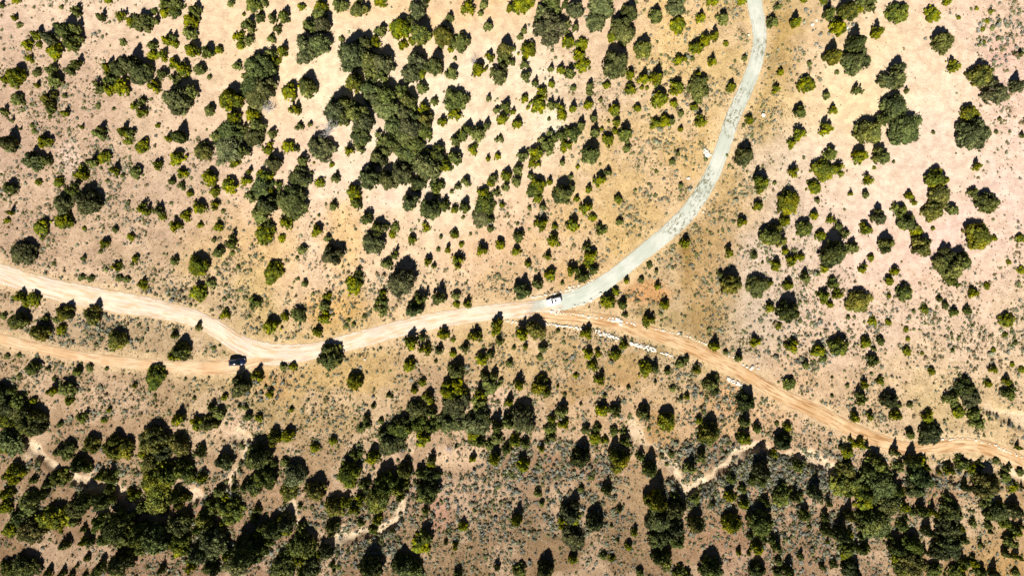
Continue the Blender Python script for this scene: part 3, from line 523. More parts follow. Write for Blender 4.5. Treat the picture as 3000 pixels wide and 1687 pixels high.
T[1,3]='''100,120,210,230,y 300,180,170,210,g 550,260,190,250,g 890,220,270,330,y 700,330,60,60,g 130,390,280,290,m 320,430,130,180,y 80,650,210,240,y 820,540,280,260,y 960,440,280,300,m 1040,310,100,120,m 1050,50,200,220,y 1190,20,150,180,y 1150,300,110,110,g 1255,420,240,260,g 1470,540,210,290,y 1200,600,220,190,y 1455,150,110,120,y 1630,80,90,110,y 490,590,130,150,g 640,540,80,130,g 370,850,240,260,y 440,730,200,160,m 610,790,290,280,y 870,770,130,150,g 110,930,240,240,g 100,1130,240,230,y 450,1090,330,330,m 430,1150,180,200,g 770,1080,280,480,m 680,1310,290,250,g 1030,930,180,270,g 1160,870,160,250,g 1320,920,110,170,g 1305,735,60,80,g 1660,730,200,230,y 1640,940,180,210,g 280,1180,180,260,m 420,1330,200,220,m 210,1330,150,180,y 1560,1170,170,200,m 1330,1120,260,280,m 1180,1250,240,220,g 1150,1360,300,200,g 1400,1370,260,220,m 1630,1310,60,100,m 1690,1350,70,60,g'''
T[2,3]='''500,80,240,260,m 590,70,120,150,g 460,170,140,120,y 820,60,200,110,y 320,230,150,190,y 150,220,160,170,m 90,390,220,260,y 910,240,90,150,m 900,320,100,90,y 250,520,160,180,m 450,450,250,330,m 640,360,160,220,m 600,560,230,270,y 380,640,250,280,y 200,650,150,180,y 130,740,110,170,y 45,670,130,190,y 370,860,150,180,y 320,970,110,140,m 200,900,90,110,g 800,380,140,200,g 900,440,230,180,m 860,570,290,330,y 850,770,95,130,m 1335,80,110,120,g 1330,40,130,80,y 1560,60,120,130,g 1490,120,90,110,g 1660,150,110,160,m 1540,210,130,250,y 1320,240,70,120,y 1440,485,45,60,g 1220,920,110,160,y 850,1010,170,230,m 800,1130,200,200,y 1050,1095,55,90,g 1145,1120,85,140,y 520,980,60,90,g 300,1270,230,370,m 600,1270,190,280,m 680,1370,280,200,m 740,1300,140,260,m 1565,1325,75,150,g 1170,1410,120,160,m'''
T[3,3]='''30,60,120,170,y 130,90,110,160,m 105,290,170,240,y 295,140,80,140,y 380,50,160,170,g 690,200,210,320,m 830,60,150,120,y 930,80,120,120,y 1130,60,150,200,m 1060,260,300,340,y 1290,220,100,150,m 1380,310,160,270,m 1600,210,70,90,g 800,450,90,90,g 690,560,80,100,g 950,530,110,200,m 260,600,90,120,g 300,710,70,90,g 50,820,130,260,y 590,770,290,320,m 500,900,160,160,y 620,880,140,130,y 610,1060,240,230,m 830,850,190,290,m 1075,760,75,120,g 1440,600,200,360,y 1230,980,95,150,y 1170,1130,90,120,y 1065,1070,45,90,g 1000,930,40,65,g 1640,640,110,130,m 1640,750,220,280,m 1460,880,240,240,m 1460,1080,220,200,m 1620,950,250,280,m 1660,1080,180,200,g 1510,1260,260,300,y 610,1250,110,150,y 920,1240,90,100,g 1000,1250,85,120,y 330,1320,180,290,m 80,1390,160,160,m 1285,1400,100,120,m 1680,1410,170,170,m 1560,330,50,50,g'''
T[4,3]='''610,40,160,200,y 1005,70,210,260,m 180,210,140,200,g 70,310,140,230,g 440,200,40,60,g 790,280,190,380,m 920,210,130,150,y 1160,320,130,180,m 1600,120,80,130,g 1650,190,130,150,y 1690,50,60,130,y 1640,360,170,200,y 490,450,110,150,m 470,600,140,220,y 600,550,110,150,m 610,690,130,190,y 300,690,60,120,m 120,680,120,120,m 125,860,150,270,y 480,870,200,290,y 770,860,260,340,y 840,670,100,180,m 980,610,190,230,y 1130,600,130,230,g 1335,530,140,290,g 1470,670,80,180,m 1430,820,90,140,m 1440,930,120,200,g 1600,930,170,300,m 1680,780,120,300,y 1620,520,220,200,y 945,1100,125,300,g 740,1130,150,220,y 815,1040,80,150,m 560,1180,65,130,y 270,1310,240,330,m 740,1360,200,230,m 955,1290,100,110,g 1060,1340,140,260,m 950,1390,100,130,m 1405,1320,80,140,g 1510,1310,110,130,g 1460,1080,50,110,y 1630,1130,150,200,m 1620,1220,120,120,y 1660,1340,180,200,m 1275,930,50,80,g 40,1410,110,130,m'''
T[5,3]='''50,110,180,150,y 140,120,80,140,m 210,330,250,260,y 430,150,130,220,g 455,340,140,140,g 600,230,150,210,m 650,290,150,110,y 730,300,110,180,y 770,30,270,210,m 560,10,110,130,m 230,520,320,250,m 100,560,200,250,y 310,680,220,250,m 420,500,150,280,m 450,570,120,150,y 100,700,180,120,y 170,860,230,260,g 60,830,150,180,m 230,930,240,200,g 330,960,120,220,m 650,480,290,290,m 600,570,200,150,g 690,740,140,190,m 810,760,110,220,y 760,940,130,220,g 535,840,60,110,g 970,780,230,240,m 960,940,240,220,m 1070,900,120,180,y 930,1080,230,260,m 960,1180,230,220,m 850,1180,170,200,m 720,1160,80,150,m 430,1100,160,230,m 580,1110,170,210,m 430,1210,170,150,y 560,1290,300,200,y 480,1350,200,180,m 1100,1250,100,270,m 30,1120,90,170,m 130,1100,80,190,m 20,1350,150,250,m 1090,310,190,120,m 1170,360,120,70,y 1270,330,140,100,m 1310,500,270,300,y 1330,620,160,130,g 1140,510,110,250,m 950,345,100,60,m 1520,450,130,100,m 1590,550,120,120,y 1700,530,70,100,m 1540,370,130,100,g 1670,400,100,90,g 1420,780,210,230,m 1430,830,160,110,g 1510,910,180,170,y 1360,910,90,110,g 1390,980,60,90,m 1620,740,210,250,g 1700,910,110,200,m 1580,1060,150,180,g 1550,1170,120,210,m 1660,1210,110,210,y 1290,1100,75,170,m 1200,910,110,100,g 1260,1390,140,160,m 1430,1370,130,220,m 1620,1400,90,100,m 790,1380,150,140,m 1000,1390,140,130,m 1100,1410,70,90,m 1670,120,100,190,y 1430,290,80,70,g'''
OY = [0, 422, 844, 1265]
TS = 500/1717.0
TREES = []
LSX = SHX/ln/math.tan(R(SUN_EL)); LSY = SHY/ln/math.tan(R(SUN_EL))   # shadow length per metre of height
for (ti, tj), s_ in T.items():
    for e in s_.split():
        q = e.split(','); x, y, w_, h_ = map(float, q[:4]); typ = q[4]
        px = ti*500+x*TS; py = OY[tj]+y*TS; W = w_*TS*M; H = h_*TS*M
        TREES.append([px, py, W*.96, H*.98, typ])
def solve(px, py, W, H):
    X0, Y0 = P(px, py)
    kx = X0/CAMH; ky = Y0/CAMH
    def ver(h, r):
        up = max(LSY*h*0.97+0.04*r, r*0.97+ky*0.2*h, ky*h+0.25*r)
        dn = max(r*0.97-ky*0.22*h, -ky*h+0.22*r)
        return up, dn
    def hor(h, r):
        return max(r*0.97+kx*.15*h, kx*h+0.2*r, LSX*h+.1*r), max(r*0.97-kx*.15*h, -kx*h+0.2*r)
    r = W/2*0.97; h = 1.5*r
    for _ in range(8):
        lo, hi = 1.05*r, (3.0 if py < 1150 else 3.7)*r
        for _ in range(20):
            h = (lo+hi)/2; u, d = ver(h, r)
            if u+d < H: lo = h
            else: hi = h
        lo, hi = 0.3*W/2, W/2
        for _ in range(20):
            m_ = (lo+hi)/2; a, b_ = hor(h, m_)
            if a+b_ < W: lo = m_
            else: hi = m_
        r = 0.5*r+0.5*lo
    u, d = ver(h, r); a, b_ = hor(h, r)
    return X0-(a-b_)/2, Y0-(u-d)/2, r, h
GROVE = [(1140, 330, 230, 330, 1.17), (960, 300, 100, 120, 1.1), (740, 300, 110, 160, 1.12), (820, 560, 110, 90, 1.12), (330, 170, 110, 80, 1.1), (1640, 80, 200, 110, 1.12),
         (1290, 1220, 260, 130, 1.15), (2640, 1450, 280, 140, 1.22), (2750, 1600, 240, 110, 1.22), (60, 1250, 130, 130, 1.2), (420, 1450, 140, 230, 1.16), (620, 1580, 180, 120, 1.12),
         (860, 1600, 160, 100, 1.1), (200, 1450, 160, 140, 1.1), (1120, 1400, 110, 110, 1.1), (1980, 1550, 120, 160, 1.1), (2450, 1560, 120, 130, 1.1), ]
for t_ in TREES:
    g_ = max([g[4] for g in GROVE if ((t_[0]-g[0])/g[2])**2+((t_[1]-g[1])/g[3])**2 < 1]+[1.0])
    t_[2] *= g_; t_[3] *= g_
for t_ in TREES: t_ += list(solve(*t_[:4]))
TREES.sort(key=lambda t: -t[2]*t[3])
BIG = TREES[:300]; SMALL = TREES[300:]

# ---- where each tree stands, in words
PLACES = [
 (60,130,'in the top left corner'),(250,120,'in the clump near the top left corner'),(470,210,'in the long clump right of the top left corner'),
 (60,420,'at the left edge above mid height'),(300,420,'in the open scrub of the upper left'),(250,600,'in the stand left of the scrub flat'),
 (600,130,'by the pale sand left of top centre'),(780,80,'beside the top pair of big round junipers'),(930,110,'in the big round pair near the top'),
 (560,300,'just below the top left sand'),(740,300,'in the tall grove above the grey snag'),(700,430,'below the grey snag'),(930,370,'near the second grey snag'),
 (1100,160,'along the top left side of the central grove'),(1200,350,'in the dense central grove'),(1080,470,'in the lower left of the central grove'),
 (1260,470,'in the lower right of the central grove'),(1230,570,'at the tail of the central grove'),(820,560,'in the stand left of the central grove'),
 (480,560,'in the scrub left of centre'),(1260,110,'above the pale sand at top centre'),(1450,170,'on the pale sand at top centre'),
 (1640,90,'in the big clump at the top edge'),(1820,90,'in the top stand left of the gravel road'),(1800,190,'below the top centre clump'),
 (1500,330,'on the white sand patch'),(1620,300,'among the thin trees right of the white sand'),(1500,470,'right of the central grove'),(1690,480,'below the white sand patch'),
 (1950,330,'left of the upper gravel road'),(2000,60,'by the top of the gravel road'),(2060,260,'beside the gravel road bend'),
 (2250,120,'right of the gravel road top'),(2480,150,'in the big clump at top right'),(2640,60,'near the top right edge clump'),(2800,120,'on the pink soil at top right'),
 (2620,230,'below the top right clump'),(2880,250,'in the right edge pair of giants'),(2330,380,'on the sand right of the gravel road'),(2520,370,'in the stand on the upper right sand'),
 (2830,400,'at the right edge below the giants'),(2200,450,'beside the boulder heap on the gravel road'),(2370,480,'on the right of the boulder heap'),(2260,620,'in the middle of the right hand scrub'),
 (2430,700,'left of the right hand pink slope'),(2620,650,'in the cluster on the pink slope'),(2740,550,'in the column of trees on the pink slope'),(2880,600,'at the right edge of the pink slope'),
 (2790,760,'around the largest dark tree on the pink slope'),(2160,820,'below the gravel road in the triangle'),(2300,830,'in the lower middle of the right scrub'),
 (2480,860,'below the pink slope stand'),(2650,880,'under the pink slope'),(2900,880,'at the right edge at mid height'),
 (90,720,'above the left end of the wide road'),(60,900,'between the two left roads at the edge'),(240,900,'between the two left roads'),(510,1010,'between the roads before the junction'),
 (640,880,'above the road left of the junction'),(900,760,'above the middle road, left half'),(1100,700,'in the row of tall junipers above the middle road'),(1230,870,'touching the upper side of the middle road'),
 (980,600,'in the scrub below the central grove'),(1350,700,'in the sparse middle above the road'),(1560,650,'above the white car, well back'),(1690,770,'by the foot of the gravel road'),
 (1530,850,'left of the white car'),(1420,600,'below the tail of the central grove'),(1800,900,'in the fork right of the white car'),(2060,1010,'beside the orange road rocks'),
 (710,1120,'just below the dark car'),(980,1040,'below the road right of the dark car'),(440,1110,'below the left rutted road'),(200,1130,'in the lower left scrub'),
 (1240,1000,'below the middle road'),(1390,1000,'below the middle road nearer the centre'),(1550,960,'under the start of the orange road'),(1730,1060,'below the rock row of the orange road'),
 (1890,1080,'under the rock row, right end'),(2090,1130,'under the orange road rocks'),(2180,1180,'at the lower side of the orange road'),(1590,1130,'in the slope stand below the orange road'),
 (1330,1190,'in the dense belt below centre'),(1180,1240,'at the left end of the dense belt'),(1450,1260,'at the right end of the dense belt'),(1520,1220,'on the slope below the dense belt'),
 (1780,1220,'above the dry wash'),(1930,1240,'at the head of the dry wash'),(2070,1270,'along the dry wash'),(2260,1330,'at the top of the lower right wash bank'),
 (2400,950,'in the speckled scrub on the right'),(2560,1060,'in the speckled scrub above the road end'),(2620,1180,'right above the orange road end'),(2830,1150,'near the right hand side track'),
 (2950,1140,'at the right edge above the road end'),(2740,1260,'touching the right end of the orange road'),(2540,1330,'below the right end of the orange road'),
 (60,1230,'in the grove at the lower left edge'),(240,1330,'in the stand left of the lower left wash'),(60,1430,'at the lower left edge'),(200,1460,'inside the lower left grove'),
 (470,1290,'on the lower left hillside'),(600,1240,'at the top of the lower left belt'),(440,1420,'in the belt right of the lower left wash'),(380,1560,'in the bottom left thicket'),
 (540,1580,'in the bottom thicket by the left'),(100,1640,'in the bottom left corner'),(760,1300,'right of the lower left sand strip'),(780,1420,'in the paired giants below the sand strip'),
 (930,1400,'right of the paired giants'),(640,1520,'above the bottom left thicket'),(720,1600,'in the bottom thicket left of centre'),(860,1620,'at the bottom edge left of centre'),
 (1020,1360,'left of the narrow lower wash'),(1130,1420,'in the long clump beside the narrow wash'),(1250,1420,'on the bare patch by the narrow wash'),(1170,1630,'at the bottom edge near centre'),
 (1060,1530,'under the long clump'),(1370,1540,'in the low scrub right of the bare patch'),(1500,1500,'in the bottom scrub at centre'),(1690,1480,'in the bottom scrub right of centre'),
 (1690,1340,'below the slope stand right of centre'),(1830,1330,'beside the lower edge of the wash'),(1950,1520,'in the towering bottom clump'),(2040,1490,'right of the towering bottom clump'),
 (2180,1430,'in the shaded stand below the wash'),(2230,1540,'in the middle of the lower right stand'),(2100,1640,'at the bottom edge right of centre'),(2300,1460,'among the slim trees of the lower right'),
 (2430,1480,'in the column of slim trees at lower right'),(2580,1430,'in the black shaded grove at lower right'),(2700,1420,'right of the black shaded grove'),(2880,1400,'on the bank under the road at far right'),
 (2790,1560,'in the tall stand near the bottom right'),(2640,1600,'in the thicket of the bottom right'),(2930,1560,'at the right edge near the bottom'),(2860,1660,'in the bottom right corner'),(2960,1480,'at the right edge below the bank'),
]
CW = {'y': 'yellow-green', 'g': 'grey-green', 'm': 'shade-dark green'}
def form(t):
    a = t[7]/t[6]
    return 'slender' if a > 2.3 else ('tall' if a > 1.75 else ('round' if a > 1.0 else 'low spreading'))
groups = {}
for i, t in enumerate(BIG):
    k = min(range(len(PLACES)), key=lambda j: (PLACES[j][0]-t[0])**2+(PLACES[j][1]-t[1])**2)
    groups.setdefault(k, []).append(i)
LAB = {}
ORD = ['', 'second ', 'third ', 'fourth ', 'fifth ', 'sixth ', 'seventh ', 'eighth ', 'ninth ', 'tenth ', 'eleventh ', 'twelfth ']
for k, mem in groups.items():
    pl = PLACES[k][2]
    def uniq(f): 
        d = {}
        for i in mem: d.setdefault(f(BIG[i]), []).append(i)
        return {v[0] for v in d.values() if len(v) == 1}
    uc = uniq(lambda t: t[4])
    for i in mem:
        t = BIG[i]; cw = CW[t[4]]; fm = form(t)
        if len(mem) == 1: LAB[i] = f'{fm} {cw} juniper standing {pl}'; continue
        same = [j for j in mem if BIG[j][4] == t[4]]
        if i in uc: LAB[i] = f'the one {cw} big juniper {pl}'; continue
        # clearest extreme among those of its colour
        done = None
        for key, nm in ((lambda q: -q[2]*q[3], 'largest'), (lambda q: q[0], 'leftmost'), (lambda q: -q[0], 'rightmost'), (lambda q: q[1], 'uppermost'), (lambda q: -q[1], 'lowest')):
            if sorted(same, key=lambda j: key(BIG[j]))[0] == i: done = nm; break
        if not done:
            o_ = sorted(same, key=lambda j: BIG[j][0]).index(i); done = ORD[o_]+'from the left'
            LAB[i] = f'{cw} big juniper {done} {pl}'
        else: LAB[i] = f'{done} {cw} big juniper {pl}'
assert len(set(LAB.values())) == len(BIG), 'labels clash'
print('trees', len(TREES), 'longest label', max(len(l.split()) for l in LAB.values()))

for i, (px, py, W, H, typ, xb, yb, r, h) in enumerate(BIG):
    rr = random.Random(i*7+1)
    shape = 'cone' if h/r > 1.9 else ('multi' if rr.random() < .6 else 'broad')
    s_ = rr.randrange(6 if shape == 'cone' else 8)
    e = empty('juniper_tree', (xb, yb, zat(xb, yb)-0.05), rr.uniform(0, 6.28))
    e.scale = (r, r*rr.uniform(0.94, 1.04), h)
    tag(e, LAB[i], 'tree', 'junipers scattered over the desert slope')
    link('trunk', TR[i % 4], None, e)
    link('crown', crown_mesh(shape, s_, typ), None, e)

def scatter_mesh(name, items, lib, colfn, mat, nshape):
    """items: x, y, z, r, h, type, rotation, shape key -> one joined mesh"""
    Vs = []; Fs = []; Cs = []; off = 0
    for (x, y, z, r, h, typ, rot, key, br) in items:
        V, F, c, _ = lib[key]; ca, sa = math.cos(rot), math.sin(rot)
        Vn = np.empty_like(V); Vn[:, 0] = (V[:, 0]*ca-V[:, 1]*sa)*r+x; Vn[:, 1] = (V[:, 0]*sa+V[:, 1]*ca)*r+y; Vn[:, 2] = V[:, 2]*h+z
        Vs.append(Vn); Fs.append(F+off); Cs.append(colfn(V, c, typ, int(x*3+900) % 90)*br); off += len(V)
    return link(name, mesh_np(name, np.concatenate(Vs), np.concatenate(Fs), np.concatenate(Cs)), mat)
items = []
rr = random.Random(5)
for (px, py, W, H, typ, xb, yb, r, h) in SMALL:
    shape = 'cone' if h/r > 1.9 else ('multi' if r > 1.6 and rr.random() < .6 else 'broad')
    items.append((xb, yb, zat(xb, yb)-0.05, r, h, typ, rr.uniform(0, 6.28), (shape, rr.randrange(6)), rr.uniform(.75, 1.2)))
for (gx, gy, rx, ry, n_) in ((2700, 1520, 290, 150, 46), (350, 1500, 330, 160, 40), (700, 1540, 200, 130, 18), (1300, 1220, 240, 90, 16), (2250, 1520, 200, 130, 14), (900, 1620, 160, 60, 10)):
    for _ in range(n_):
        a_ = rr.random()*6.283; q_ = math.sqrt(rr.random()); x, y = P(gx+math.cos(a_)*q_*rx, gy+math.sin(a_)*q_*ry)
        r = rr.uniform(.6, 1.9); items.append((x, y, zat(x, y)-0.05, r, r*rr.uniform(1.6, 2.8), rr.choice('mmgy'), rr.uniform(0, 6.28), ('cone', rr.randrange(6)), .95))
# the woodland carries on a little way beyond the picture
k = 0
while k < 420:
    x = rr.uniform(-215, 215); y = rr.uniform(-150, 150)
    if abs(x) < 155 and abs(y) < 90: continue
    if abs(x) < 168 and abs(y) < 100 and rr.random() < .4: continue
    if float(dist_lines(np.array([x]), np.array([y]), ROADS)[0]) < 4: continue
    r = rr.uniform(1.0, 3.3); items.append((x, y, zat(x, y)-0.05, r, r*rr.uniform(1.1, 2.1), rr.choice('ygm'), rr.uniform(0, 6.28), ('broad', rr.randrange(6)), 1.0)); k += 1
o = scatter_mesh('small_junipers', items, LO, colourise, m_leaf, 6)
tag(o, 'many smaller junipers dotted between the large trees', 'small trees', kind='stuff')

# ---- low brush
def bush_arrays(seed):
    r = np.random.default_rng(seed); V0, F0 = ICO1
    Vs = []; Fs = []; Cs = []; off = 0
    for i in range(2):
        d = 1+0.8*(r.random(len(V0))-0.5); s = 0.5+0.35*r.random()
        V = V0*d[:, None]*s; V[:, 2] = np.maximum(V[:, 2]+0.3, 0)*1.1
        V[:, :2] += (r.random(2)-0.5)*0.9
        Vs.append(V); Fs.append(F0+off); Cs.append(np.full(len(V), 0.7+0.6*r.random())); off += len(V)
    for i in range(26):
        a = r.random()*6.28; e_ = r.random()*1.3; n_ = np.array([math.cos(a)*math.cos(e_), math.sin(a)*math.cos(e_), math.sin(e_)])
        c_ = n_*(0.7+0.35*r.random())+np.array([(r.random()-.5)*.5, (r.random()-.5)*.5, .15]); t_ = np.cross(n_, r.normal(size=3)); t_ /= np.linalg.norm(t_)
        Vs.append(np.array([c_+n_*.45, c_+t_*.16-n_*.15, c_-t_*.16-n_*.15])); Fs.append(np.array([[off, off+1, off+2]])); Cs.append(np.full(3, .6+r.random())); off += 3
    return np.concatenate(Vs), np.concatenate(Fs), np.concatenate(Cs), 0
def tuft_arrays(seed):
    r = np.random.default_rng(seed); n = 7; Vs = []; Fs = []
    for i in range(n):
        a = r.random()*6.28; l_ = 0.6+0.5*r.random(); q = r.random()*0.5
        b0 = np.array([math.cos(a)*q, math.sin(a)*q, 0]); t = np.array([-math.sin(a), math.cos(a), 0])*0.32
        top = b0+np.array([math.cos(a)*0.45*l_, math.sin(a)*0.45*l_, l_])
        Vs += [b0-t, b0+t, top]; Fs.append((3*i, 3*i+1, 3*i+2))
    return np.array(Vs), np.array(Fs), np.full(3*n, 1.0), 0
BUSH = {('b', i): bush_arrays(900+i) for i in range(8)}
TUFT = {('t', i): tuft_arrays(950+i) for i in range(8)}
BC = {'sage': (0.25, 0.25, 0.165), 'blue': (0.23, 0.235, 0.195), 'brown': (0.24, 0.185, 0.10), 'green': (0.15, 0.16, 0.06), 'dry': (0.34, 0.27, 0.13)}
def bcol(V, c, typ, seed): return np.array(BC[typ])[None, :]*c[:, None]*np.ones((len(V), 1))
def scatter_pts(n, pw, roadgap, seed, hx=158, hy=92):
    r = np.random.default_rng(seed); x = r.uniform(-hx, hx, n); y = r.uniform(-hy, hy, n)
    dens = np.clip(grid_at(GD, x, y)-.07, 0, 1)*(0.35+1.3*sstep(0.35, 0.65, fbm(x, y, 9, 501, 3)))*(0.4+1.1*sstep(.4, .6, fbm(x, y, 2.5, 505, 2)))
    keep = r.random(n) < dens**pw
    x = x[keep]; y = y[keep]; rd = dist_lines(x, y, ROADS)
    wd = np.minimum.reduce([dist_lines(x, y, [L]) for L, _ in WS])
    k2 = (rd > roadgap+r.random(len(x))**2*1.5) & ((wd > 0.3) | (r.random(len(x)) < .15))
    return x[k2], y[k2], r
x, y, r = scatter_pts(100000, 1.35, 0.5, 71)
items = []
for a, b_ in zip(x, y):
    s = 0.15+0.38*r.random()**2.3
    if r.random() < .03: s *= 1.7
    wet = b_ < -45 and a > -5
    typ = r.choice(['sage', 'blue', 'brown', 'green'], p=[.40, .30, .12, .18] if wet else [.42, .10, .22, .26])
    items.append((a, b_, zat(a, b_)-0.02, s, s*r.uniform(.7, 1.2), typ, r.random()*6.28, ('b', r.integers(8)), r.uniform(.7, 1.25)))
BIGSAGE = [(1620,1350,230,60,1.0),(2100,1340,190,60,1.3),(2330,1380,170,70,1.3),(2200,1440,260,60,.9),(2380,1570,160,80,.8),(620,1430,110,50,.8),(700,1620,200,60,.5),(1060,1600,120,60,.9),
           (2720,1400,100,60,.6),(1500,1480,350,110,.55),(2080,1180,120,60,.35),(380,960,120,40,.35),(470,880,100,30,.5),(250,960,120,60,.4),(1030,1500,130,60,.6),(300,1400,110,50,.5),(760,1130,80,50,.3),(2350,1000,120,90,.4),(2450,60,100,60,.2),(2930,120,80,80,.5)]
for (px, py, rx, ry, k) in BIGSAGE:
    for _ in range(int(rx*ry*0.0314*k)):
        a_ = r.random()*6.283; q_ = math.sqrt(r.random()); a, b_ = P(px+math.cos(a_)*q_*rx, py+math.sin(a_)*q_*ry)
        if float(dist_lines(np.array([a]), np.array([b_]), ROADS)[0]) < .8: continue
        if r.random() < .85 and min(float(dist_lines(np.array([a]), np.array([b_]), [L])[0]) for L, _ in WS) < .2: continue
        s = 0.28+0.5*r.random()**1.8
        items.append((a, b_, zat(a, b_)-0.02, s, s*r.uniform(.9, 1.3), r.choice(['sage', 'blue', 'brown', 'green'], p=[.45, .35, .08, .12]), r.random()*6.28, ('b', r.integers(8)), r.uniform(.7, 1.2)))
for L, dep in WS:          # shrubs crowding the lower bank of each wash
    for t in L:
        for _ in range(int(3*dep)):
            a, b_ = P(t[0]+r.normal()*9, t[1]+t[2]*.5+abs(r.normal())*16+9); s = 0.3+0.6*r.random()**1.6
            if abs(a) < 155 and float(dist_lines(np.array([a]), np.array([b_]), ROADS)[0]) > 1: items.append((a, b_, zat(a, b_)-0.02, s, s*1.3, r.choice(['sage', 'green', 'blue']), r.random()*6.28, ('b', r.integers(8)), r.uniform(.6, 1.0)))
print('brush', len(items))
o = scatter_mesh('sagebrush', items, BUSH, bcol, None, 8)
def plant_mat(name):
    b = NB(name); vc = b.n('ShaderNodeVertexColor', layer_name='Col').outputs[0]; tc = b.n('ShaderNodeTexCoord').outputs['Object']
    c = b.mix(b.ramp(b.noise(tc, 8, 3), .35, .65), b.mix(1.0, vc, (.7, .7, .7), 'MULTIPLY'), b.mix(1.0, vc, (1.25, 1.25, 1.2), 'MULTIPLY'))
    b.l(c, b.p.inputs['Base Color']); b.p.inputs['Roughness'].default_value = .9; b.p.inputs['Specular IOR Level'].default_value = .1
    return b.m
m_brush = plant_mat('brush'); o.data.materials.append(m_brush)
tag(o, 'low grey-green sagebrush speckling the bare soil', 'sagebrush', kind='stuff')
x, y, r = scatter_pts(75000, 1.0, 0.3, 83)
items = [(a, b_, zat(a, b_)-0.02, s, s*1.0, 'dry' if q < .6 else 'brown', ro, ('t', int(ro*100) % 8), br) for a, b_, s, q, ro, br in
         zip(x, y, 0.14+0.2*r.random(len(x)), r.random(len(x)), r.random(len(x))*6.28, r.uniform(.6, 1.2, len(x)))]
print('grass', len(items))
o = scatter_mesh('dry_grass', items, TUFT, bcol, m_brush, 8)
tag(o, 'dry bunch grass between the sagebrush', 'dry grass', kind='stuff')

# ---- dead trees
def dead_mesh(seed, spread=1.0):
    r = random.Random(seed); parts = []
    def branch(p, d, L, rad, lev):
        pts = [p]; q = Vector(p); dd = Vector(d).normalized()
        n = 4
        for i in range(n):
            dd = (dd+Vector((r.uniform(-.3, .3), r.uniform(-.3, .3), r.uniform(-.1, .22)))).normalized()
            q = q+dd*L/n; pts.append(tuple(q))
        parts.append(tube(pts, [rad*(1-.8*i/n) for i in range(n+1)], 5 if lev else 7))
        if lev < 3:
            for i in range(5 if lev == 0 else 4):
                k = r.randint(1, n); a = r.uniform(0, 6.28)
                nd = (Vector((math.cos(a), math.sin(a), r.uniform(.05, .7)))*0.9+dd*.5)
                branch(pts[k], nd, L*r.uniform(.45, .75), rad*.45, lev+1)
    for i in range(5):
        a = i*1.256+r.uniform(-.4, .4)
        branch((0, 0, -0.1), (math.cos(a)*.8*spread, math.sin(a)*.8*spread, .8), 2.3, .13, 0)
    V, F = join(parts); return mesh_np('dead_branches', V, F, None, True)
for n_, (px, py, s, lab) in enumerate([
    (786, 320, 1.0, 'bleached grey bare tree below the tall grove, upper left'),
    (964, 385, 1.3, 'largest bleached grey bare tree, beside the central grove'),
    (1388, 188, .65, 'thin grey bare tree at the left of the top centre sand'),
    (1318, 1510+(-195), .6, 'small grey bare tree by the narrow lower wash')]):
    X0, Y0 = P(px, py)
    e = empty('dead_tree', (X0, Y0, zat(X0, Y0)), n_*1.3); e.scale = (s, s, s); tag(e, lab, 'dead tree', 'bleached dead trees')
    link('branches', dead_mesh(40+n_), m_snag, e)
    tk = tube([(0, 0, -.2), (0.05, 0, .5), (.1, .05, 1.1)], [.26, .2, .1], 8); link('trunk', mesh_np('trunk', tk[0], tk[1], None, True), m_snag, e)

# ---- boulders
def rock_mesh(seed):
    r = random.Random(seed); bm = bmesh.new(); bmesh.ops.create_icosphere(bm, subdivisions=2, radius=1)
    pl = [(Vector((r.gauss(0, 1), r.gauss(0, 1), r.gauss(0, .8))).normalized(), r.uniform(.62, .9)) for _ in range(9)]
    for v in bm.verts:
        for n, d in pl:
            k = v.co.dot(n)
            if k > d: v.co -= n*(k-d)
        v.co.z *= .75; v.co *= r.uniform(.96, 1.04)
    me = bpy.data.meshes.new('boulder'); bm.to_mesh(me); bm.free()
    me.materials.append(m_rock); return me
m_rock = simple('limestone', (0.68, 0.63, 0.54), 0.9, spec=.2, bump=.5, var=.16, nscale=2.5)
ROCKS = [rock_mesh(i) for i in range(9)]
TSM = TS
def tp(ti, tj, x, y): return (ti*500+x*TS, OY[tj]+y*TS)
rb = random.Random(3)
ROWS = {}
def boulder(px, py, s, lab, grp=None):
    x, y = P(px, py); s *= .78
    o = bpy.data.objects.new('boulder', ROCKS[rb.randrange(9)]); COL.objects.link(o)
    o.location = (x, y, max(0.02, zat(x, y))+s*.28); o.rotation_euler = (rb.uniform(-.3, .3), rb.uniform(-.3, .3), rb.uniform(0, 6.28))
    o.scale = (s*rb.uniform(.85, 1.25), s*rb.uniform(.8, 1.05), s*rb.uniform(.8, 1.1)); tag(o, lab, 'boulder', grp)
    if grp: ROWS.setdefault((lab, grp), []).append(o)
def row(ti, tj, pts, size, gap, lab, grp, jit=.3, rows=1):
    q = [tp(ti, tj, *p) for p in pts]
    for (x0, y0), (x1, y1) in zip(q[:-1], q[1:]):
        L = math.hypot(x1-x0, y1-y0); n = max(1, int(L*M/gap*1.15))
        for i in range(n):
            for k in range(rows):
                t = (i+rb.uniform(.2, .8))/n; s = size*rb.choice((.6,.75,.9,1.05,1.3))
                nx_, ny_ = -(y1-y0)/L, (x1-x0)/L; off = rb.uniform(-jit, jit)/M+(k-(rows-1)/2)*size*1.1/M
                boulder(x0+(x1-x0)*t+nx_*off, y0+(y1-y0)*t+ny_*off, s, lab, grp)
row(3,2,[(205,98),(300,75),(390,62),(480,42),(560,20),(655,-8)],.42,.62,'white boulder in the row above the white car','boulders above the white car')
row(3,1,[(575,1448),(680,1425)],.4,.7,'white boulder in the row above the white car','boulders above the white car')
row(3,1,[(770,1400),(812,1350)],.45,.9,'pale boulder at the foot of the gravel road','pale boulders by the gravel road foot')
